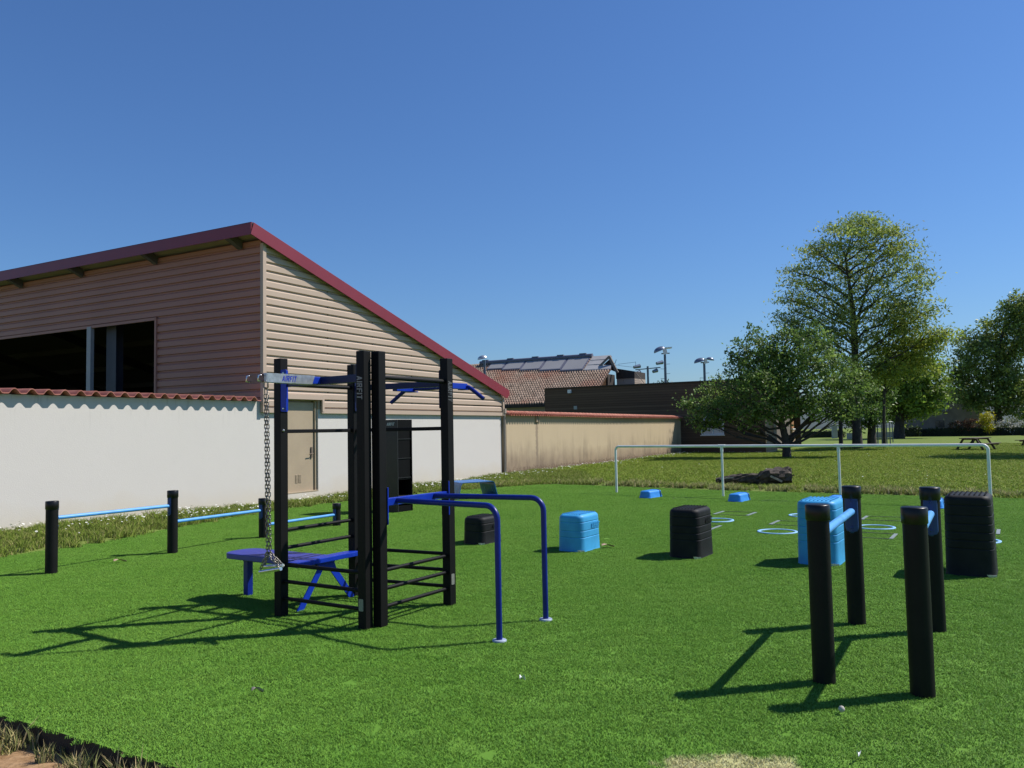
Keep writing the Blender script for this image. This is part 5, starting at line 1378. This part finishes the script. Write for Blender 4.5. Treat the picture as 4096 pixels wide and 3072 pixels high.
SHOOTS = random.Random(12)
FRUIT += [(x, SHOOTS.uniform(-.6, .6), z + SHOOTS.uniform(-.1, .25), SHOOTS.uniform(.12, .2), SHOOTS.uniform(.35, .6)) for x, z in ((-2.5, 4.9), (-1.9, 5.2), (-1.5, 5.9), (-.6, 5.9), (.2, 6.1), (.8, 6.0), (1.5, 6.0), (2.0, 5.6), (2.6, 4.8), (-3.1, 3.9), (3.4, 4.4), (-2.2, 5.3))]
FRUIT += [(-4.3, 1.6, 2.75, .35, .2), (-4.1, 1.3, 2.0, .4, .22), (-3.7, 1.0, 1.65, .35, .25), (3.5, -1.2, 2.3, .5, .3), (3.6, -.8, 3.2, .45, .4)]
LOCUST += [(-2.0, .4, 12.5, .8, .6), (2.9, -.6, 12.6, .75, .55), (2.4, -.4, 13.3, .6, .4), (-3.0, .8, 11.3, .7, .5), (3.7, -1.2, 10.6, .6, .6), (-3.5, 1.5, 9.8, .6, .5), (3.9, -1.8, 8.4, .6, .6), (-3.6, 1.6, 8.3, .5, .6), (4.2, -2.0, 7.0, .8, .4), (-.9, .3, 13.9, .5, .3)]
def make_trees():
    G_DARK = [(.12, .20, .042), (.16, .25, .052), (.085, .15, .035), (.22, .31, .07)]
    G_LOC = [(.27, .34, .075), (.33, .39, .08), (.20, .28, .07), (.24, .31, .11), (.38, .42, .085)]
    G_YEL = [(.26, .33, .04), (.21, .29, .04), (.32, .36, .06)]
    b = (13.06, 38.71, 0)
    t = thing('fruit_tree', 'spreading dark green fruit tree in front of the timber building', 'tree', b)
    limbs('trunk', b, [(0, 0, -.1, .24), (0, 0, .5, .19), (-.03, 0, 1.0, .18), (-.18, 0, 1.7, .15), (-.25, .05, 2.6, .11), (-.2, .1, 3.6, .08), (-.1, .1, 4.6, .05)], FRUIT, 3, t, .085, 5)
    mb = MB(); B = V(b)
    mb.tube([B + V((.05, 0, .65)), B + V((.55, -.1, 1.35)), B + V((1.25, -.3, 2.1)), B + V((2.2, -.4, 3.0))], [.12, .105, .08, .03], 9)
    mb.tube([B + V((-.1, 0, 1.5)), B + V((-.75, .1, 1.42)), B + V((-1.6, .3, 1.9))], [.07, .055, .03], 8)
    mb.build('low_limb', MAT['bark'], t)
    foliage('crown', b, FRUIT, 1300, 21, .14, G_DARK, MAT['leaf'], 11, t, .17, .55)
    b = (21.13, 49.69, 0)
    t = thing('locust_tree', 'tallest tree, feathery and light green, rising above the fruit tree', 'tree', b)
    limbs('trunk', b, [(0, 0, -.1, .34), (0, 0, 1.5, .25), (.02, 0, 4, .22), (.10, 0, 6.5, .20), (.12, .05, 8.5, .15), (-.05, .05, 10.2, .10), (-.2, .1, 12, .06)], LOCUST, 5, t, .10, 5)
    mb = MB(); B = V(b); mb.tube([B + V((.1, 0, 7.2)), B + V((.55, 0, 8.6)), B + V((1.05, .1, 10.0)), B + V((1.7, .1, 11.6))], [.11, .09, .07, .03], 8)
    mb.tube([B + V((-.9, .3, -.05)), B + V((-.85, .3, 2.0)), B + V((-1.15, .3, 4.0)), B + V((-1.3, .3, 6.5)), B + V((-1.7, .4, 8.0))], [.14, .12, .10, .07, .03], 8)
    mb.build('side_stem', MAT['bark'], t)
    foliage('crown', b, LOCUST, 1250, 22, .23, G_LOC, MAT['leaf_thin'], 12, t, .29, .32, .25, .6, .42)
    b = (22.73, 49.59, 0)
    t = thing('slim_tree', 'slim tree with thin straight trunk and yellowish leaves, right of the tallest tree', 'tree', b)
    limbs('trunk', b, [(0, 0, -.1, .11), (.02, 0, 1.5, .09), (.12, 0, 3.2, .08), (.35, 0, 5.5, .06), (.7, 0, 7.5, .035)], SLIM, 6, t, .05, 4)
    foliage('crown', b, SLIM, 440, 20, .23, G_YEL, MAT['leaf_thin'], 13, t, .28, .32, .25, .6, .42)
    b = (23.0, 51.89, 0)
    t = thing('shade_tree', 'short tree with thick dark forked trunk behind the fruit tree', 'tree', b)
    limbs('trunk', b, [(0, 0, -.1, .33), (0, 0, .8, .26), (.05, 0, 1.6, .22), (.1, 0, 2.6, .12)], DARK, 7, t, .12, 4)
    foliage('crown', b, DARK, 420, 16, .20, G_DARK, MAT['leaf'], 14, t, .22, .5)
    b = (39.27, 81.77, 0)
    t = thing('round_tree', 'rounded bright green tree standing by the end of the clipped hedge', 'tree', b)
    limbs('trunk', b, [(-.3, 0, -.1, .6), (-.2, 0, 1.2, .48), (-.05, 0, 2.4, .38), (.2, 0, 4, .22)], ROUND, 8, t, .16, 4)
    foliage('crown', b, ROUND, 1000, 16, .36, [(.15, .24, .035), (.20, .29, .045), (.10, .18, .03), (.25, .32, .06)], MAT['leaf'], 15, t, .40, .5)
    b = (56.2, 94.4, 0)
    t = thing('broad_tree', 'broad dark tree behind the hedge at the right edge', 'tree', b)
    limbs('trunk', b, [(.6, 0, -.1, .5), (.5, 0, 2, .42), (.4, -.3, 5, .33), (.5, -.5, 9, .2), (1.0, -1.2, 12.5, .08)], BIG, 9, t, .15, 5)
    foliage('crown', b, BIG, 1500, 18, .34, [(.15, .21, .05), (.20, .265, .055), (.12, .18, .055), (.28, .32, .07)], MAT['leaf'], 16, t, .42, .5)
    b = (-4.2, 60, 0)
    t = thing('street_tree', 'sparse young tree top peeping over the burgundy roof edge', 'tree', b)
    lb = [(0.07, 0.23, 6.13, 0.48, 0.55), (-0.5, 0.15, 6.47, 0.34, 0.34), (0.32, 0.14, 5.68, 0.41, 0.41), (0.59, 0.19, 5.44, 0.28, 0.24)]
    limbs('trunk', b, [(.2, 0, 0, .10), (.2, 0, 3, .08), (.2, 0, 5, .05)], lb, 10, t, .03, 2)
    foliage('crown', b, lb, 46, 11, .17, G_YEL + G_DARK, MAT['leaf_thin'], 17, t, .14, .45, .2)
    b = (18.5, 100, 0)
    for k, (cx, lb) in enumerate(((17.2, [(-.92, -.3, 6.0, 1.0, .7), (-1.75, .57, 5.7, .7, .5), (.2, .2, 5.6, .9, .6), (-.5, 0, 3.5, 1.6, 2.0)]), (19.6, [(-.9, -.29, 6.65, 1.0, .8), (.35, .2, 6.0, .9, .6), (1.3, -.48, 5.8, .6, .4), (0, 0, 3.6, 1.6, 2.2)]))):
        b = (cx, 100, 0)
        t = thing('roadside_tree', ['small distant tree behind the tall shell lamp mast, the left one', 'small distant tree top right of the tall shell lamp mast'][k], 'tree', b, 0, 'distant trees over the timber roof')
        limbs('trunk', b, [(0, 0, 0, .2), (0, 0, 3, .15), (0, 0, 5, .08)], lb, 20 + k, t, .06, 2)
        foliage('crown', b, lb, 150, 13, .30, [(.06, .085, .035), (.085, .11, .04), (.045, .065, .03)], MAT['leaf'], 30 + k, t, .24, .5)
    # the tree whose shade falls across the lawn at the right edge
    b = (27.6, 35.4, 0)
    t = thing('lawn_tree', 'tree just outside the right edge whose shade crosses the lawn by the picnic table', 'tree', b)
    lb = [(0, 0, 9.0, 2.6, 1.5), (-1.0, .6, 8.2, 1.8, .9), (1.5, -.5, 8.0, 2.2, 1.2), (.4, -2.4, 7.6, 1.8, .9), (.6, 2.6, 8.6, 2.0, 1.0), (.3, 0, 10.5, 1.5, .8)]
    limbs('trunk', b, [(0, 0, -.1, .28), (0, 0, 2.5, .22), (0, 0, 5.5, .16), (0, 0, 8.5, .08)], lb, 12, t, .09, 3)
    foliage('crown', b, lb, 900, 15, .22, G_DARK, MAT['leaf'], 18, t, .26, .5)
make_trees()

def make_far_garden():
    # clipped hedge of leaf clumps, shrubs over it
    def hedge(name, a, b, h, th, n, lab, seed, cols):
        a = V((*a, 0)); b = V((*b, 0)); L_ = (b - a).length; d = (b - a).normalized(); m = max(2, int(L_ / .5)); r = random.Random(seed)
        t = thing(name, lab, 'hedge', a)
        mb = MB(); nn = V((-d.y, d.x, 0)); mb.box((a + b) / 2 + EZ * (h * .46), d * (L_ / 2 - .08), nn * (th / 2 - .1), EZ * (h * .46)); mb.build('stems', MAT['leaf_core'], t)
        lobes = []
        for i in range(m + 1):
            p = a.lerp(b, i / m) - a
            for z in (.2, .5, .8): lobes.append((p.x + r.uniform(-.05, .05), p.y, h * z * r.uniform(.95, 1.05), .36, h * .2))
        foliage('leaves', a, lobes, n, 10, .16, cols, MAT['leaf'], seed, t, .11, .6)
    MAT['leaf_core'] = mk('hedge_inside', (.012, .018, .008), .9, var=.3)
    DK = [(.022, .036, .012), (.032, .05, .014), (.05, .075, .02)]
    hedge('hedge', (45.2, 90.8), (54.5, 83.3), .95, .9, 900, 'long low clipped dark hedge in front of the grey house', 41, DK)
    hedge('hedge', (43.2, 89.0), (44.3, 88.6), 1.15, .8, 150, 'short leafy hedge stub left of the long clipped hedge', 42, DK + [(.09, .14, .03)])
    hedge('hedge', (34.6, 96.0), (38.0, 93.5), .85, .9, 350, 'dark hedge in shade between the timber building and the stone pillar', 43, DK)
    for name, base, lb, cols, lab, n, seed in (
        ('forsythia_bush', (50.3, 85.7, 0), [(.14, .02, 2.1, .65, .55), (-.06, .3, 1.7, .6, .4), (.1, 0, .9, .5, .7)], [(.50, .44, .02), (.42, .38, .02), (.30, .30, .03)], 'bright yellow flowering bush standing over the hedge', 150, 51),
        ('white_bush', (52.6, 85.6, 0), [(-.68, .19, 1.1, .79, .44), (.08, -.48, 1.3, .99, .49), (.99, -.67, 1.1, .79, .44), (.1, -.3, .6, 1.0, .5)], [(.35, .36, .33), (.10, .12, .05), (.5, .5, .47), (.14, .17, .07)], 'white flowering bush right of the yellow bush', 260, 52),
        ('red_leaved_bush', (49.4, 88.0, 0), [(-1.0, .15, 1.27, .81, .41), (.22, -.29, 1.47, 1.02, .46), (1.58, -.44, 1.37, .71, .46), (.2, 0, .7, 1.3, .5)], [(.10, .055, .03), (.08, .07, .03), (.13, .06, .035)], 'reddish leaved bush under the yellow bush', 260, 53)):
        t = thing(name, lab, 'bush', base)
        mb = MB(); 
        for (dx, dy, dz, rx, rz) in lb: mb.tube([V(base), V(base) + V((dx * .5, dy * .5, dz * .5)), V(base) + V((dx, dy, dz))], [.04, .03, .01], 5)
        mb.build('stems', MAT['bark'], t)
        foliage('leaves', base, lb, n, 9, .17, cols, MAT['leaf'], seed, t, .15, .6)
    # grey house in the shade
    o = V((53.5, 101.0, 0)); u = V((.90, -.435, 0)).normalized(); w = V((.435, .90, 0)).normalized()
    t = thing('stone_house', 'grey gabled house with lilac shutters behind the clipped hedge', 'house', o)
    Q = lambda a, b, z: o + u * a + w * b + EZ * z
    mb = MB(); mb.prism([(-4.5, -.3), (4.5, -.3), (4.5, 4.6), (1.3, 5.85), (-4.5, 3.9)], Q(0, 0, 0), u, EZ, w * 9); mb.build('walls', MAT['stone'], t)
    mb = MB(); mb.prism([(1.3, 5.88), (4.9, 4.45), (4.9, 4.58), (1.3, 6.03), (-5, 3.85), (-5, 3.72)], Q(0, -.3, 0), u, EZ, w * 9.6); mb.build('roof', MAT['dark_wood'], t)
    for a, z, hw, hh, mat in ((.1, 3.6, .75, .62, 'shutter'), (-.15, 1.4, .5, .42, 'dark_pane')):
        mb = MB(); mb.box(Q(a, -.03, z), u * hw, w * .05, EZ * hh); wn = mb.build('window', MAT[mat], t)
        mb = MB(); mb.box(Q(a, -.06, z - hh - .05), u * (hw + .1), w * .09, EZ * .04); mb.build('sill', MAT['stone'], wn, False)
        mb = MB(); mb.box(Q(a, -.085, z), u * .03, w * .012, EZ * hh); mb.build('mullion', MAT['dark_wood'], wn, False)
    # low walls and a pillar under the trees
    for a, b, lab in (((35.0, 84.9), (35.95, 84.5), 'pale low wall piece under the trees, right of the stone pillar'), ((37.0, 84.2), (37.55, 84.0), 'short pale low wall piece between the dark trunks'), ((39.6, 88.3), (41.6, 87.3), 'pale low wall behind the climbing frame')):
        a = V((*a, 0)); b = V((*b, 0)); d = (b - a).normalized()
        t = thing('low_wall', lab, 'wall', a, 0, 'pale low walls under the far trees')
        mb = MB(); mb.beam(a + EZ * .28, b + EZ * .28, .25, .66); mb.build('wall', MAT['lowwall'], t, bevel=.01)
        mb = MB(); mb.beam(a - d * .03 + EZ * .635, b + d * .03 + EZ * .635, .31, .05); mb.build('cap_stone', MAT['lowwall'], t)
    p = V((35.3, 88.8, 0)); t = thing('gate_pillar', 'pale square stone pillar in the shade beyond the timber building', 'pillar', p)
    mb = MB(); mb.box(p + EZ * .72, (.24, 0, 0), (0, .24, 0), (0, 0, .74)); mb.build('shaft', MAT['lowwall'], t, bevel=.02)
    mb = MB(); mb.box(p + EZ * 1.49, (.30, 0, 0), (0, .30, 0), (0, 0, .04)); mb.build('cap_stone', MAT['lowwall'], t, bevel=.02)
    # climbing frame
    a = V((24.64, 54.67, 0)); b = V((30.27, 65.8, 0)); d = (b - a).normalized(); s = V((d.y, -d.x, 0))
    t = thing('climbing_frame', 'far thin metal climbing frame with ladder rungs beside the slim tree', 'climbing frame', a)
    mb = MB()
    for q in (0, .55):
        mb.tube([a + s * q + EZ * 1.72, b + s * q + EZ * 1.72], .028, 8)
    mb.build('top_rail', MAT['white_rail'], t)
    mb = MB()
    for k in range(12): mb.tube([a.lerp(b, (k + .5) / 12) + EZ * 1.70, a.lerp(b, (k + .5) / 12) + s * .55 + EZ * 1.70], .018, 6)
    mb.build('rungs', MAT['pole'], t)
    for f in (0, .5, 1):
        for q in (0, .55): mb = MB(); mb.tube([a.lerp(b, f) + s * q - EZ * .05, a.lerp(b, f) + s * q + EZ * 1.72], .04, 8); mb.build('leg', MAT['pole'], t)
    # picnic tables
    def table(name, c, az, lab):
        t = thing(name, lab, 'picnic table', V((*c, 0)), az, 'wooden picnic tables on the lawn')
        for y in (-.30, -.10, .10, .30):
            mb = MB(); mb.abox(-1.15, 1.15, y - .09, y + .09, .70, .74); mb.build('top_board', MAT['table_wood'], t, False, bevel=.006)
        for y in (-.72, .72):
            mb = MB(); mb.abox(-1.15, 1.15, y - .13, y + .13, .41, .45); mb.build('seat', MAT['table_wood'], t, False, bevel=.006)
        for x in (-.80, .80):
            mb = MB(); mb.beam((x, -.30, .70), (x, -.72, .0), .10, .05, up=(1, 0, 0)); mb.beam((x, .30, .70), (x, .72, .0), .10, .05, up=(1, 0, 0))
            mb.beam((x + .05, -.84, .385), (x + .05, .84, .385), .05, .09); mb.beam((x + .05, -.36, .665), (x + .05, .36, .665), .05, .07); mb.build('leg_frame', MAT['table_wood'], t, False)
            mb = MB(); mb.beam((x + (.05 if x < 0 else -.05), 0, .40), (x * .22, 0, .69), .05, .08, up=(0, 1, 0)); mb.build('brace', MAT['table_wood'], t, False)
    table('picnic_table', (24.9, 43.6), rad(40), 'brown wooden picnic table with fixed seats on the lawn behind the white rail')
    table('picnic_table', (31.6, 48.4), rad(20), 'picnic table cut off by the right edge of the picture')
make_far_garden()
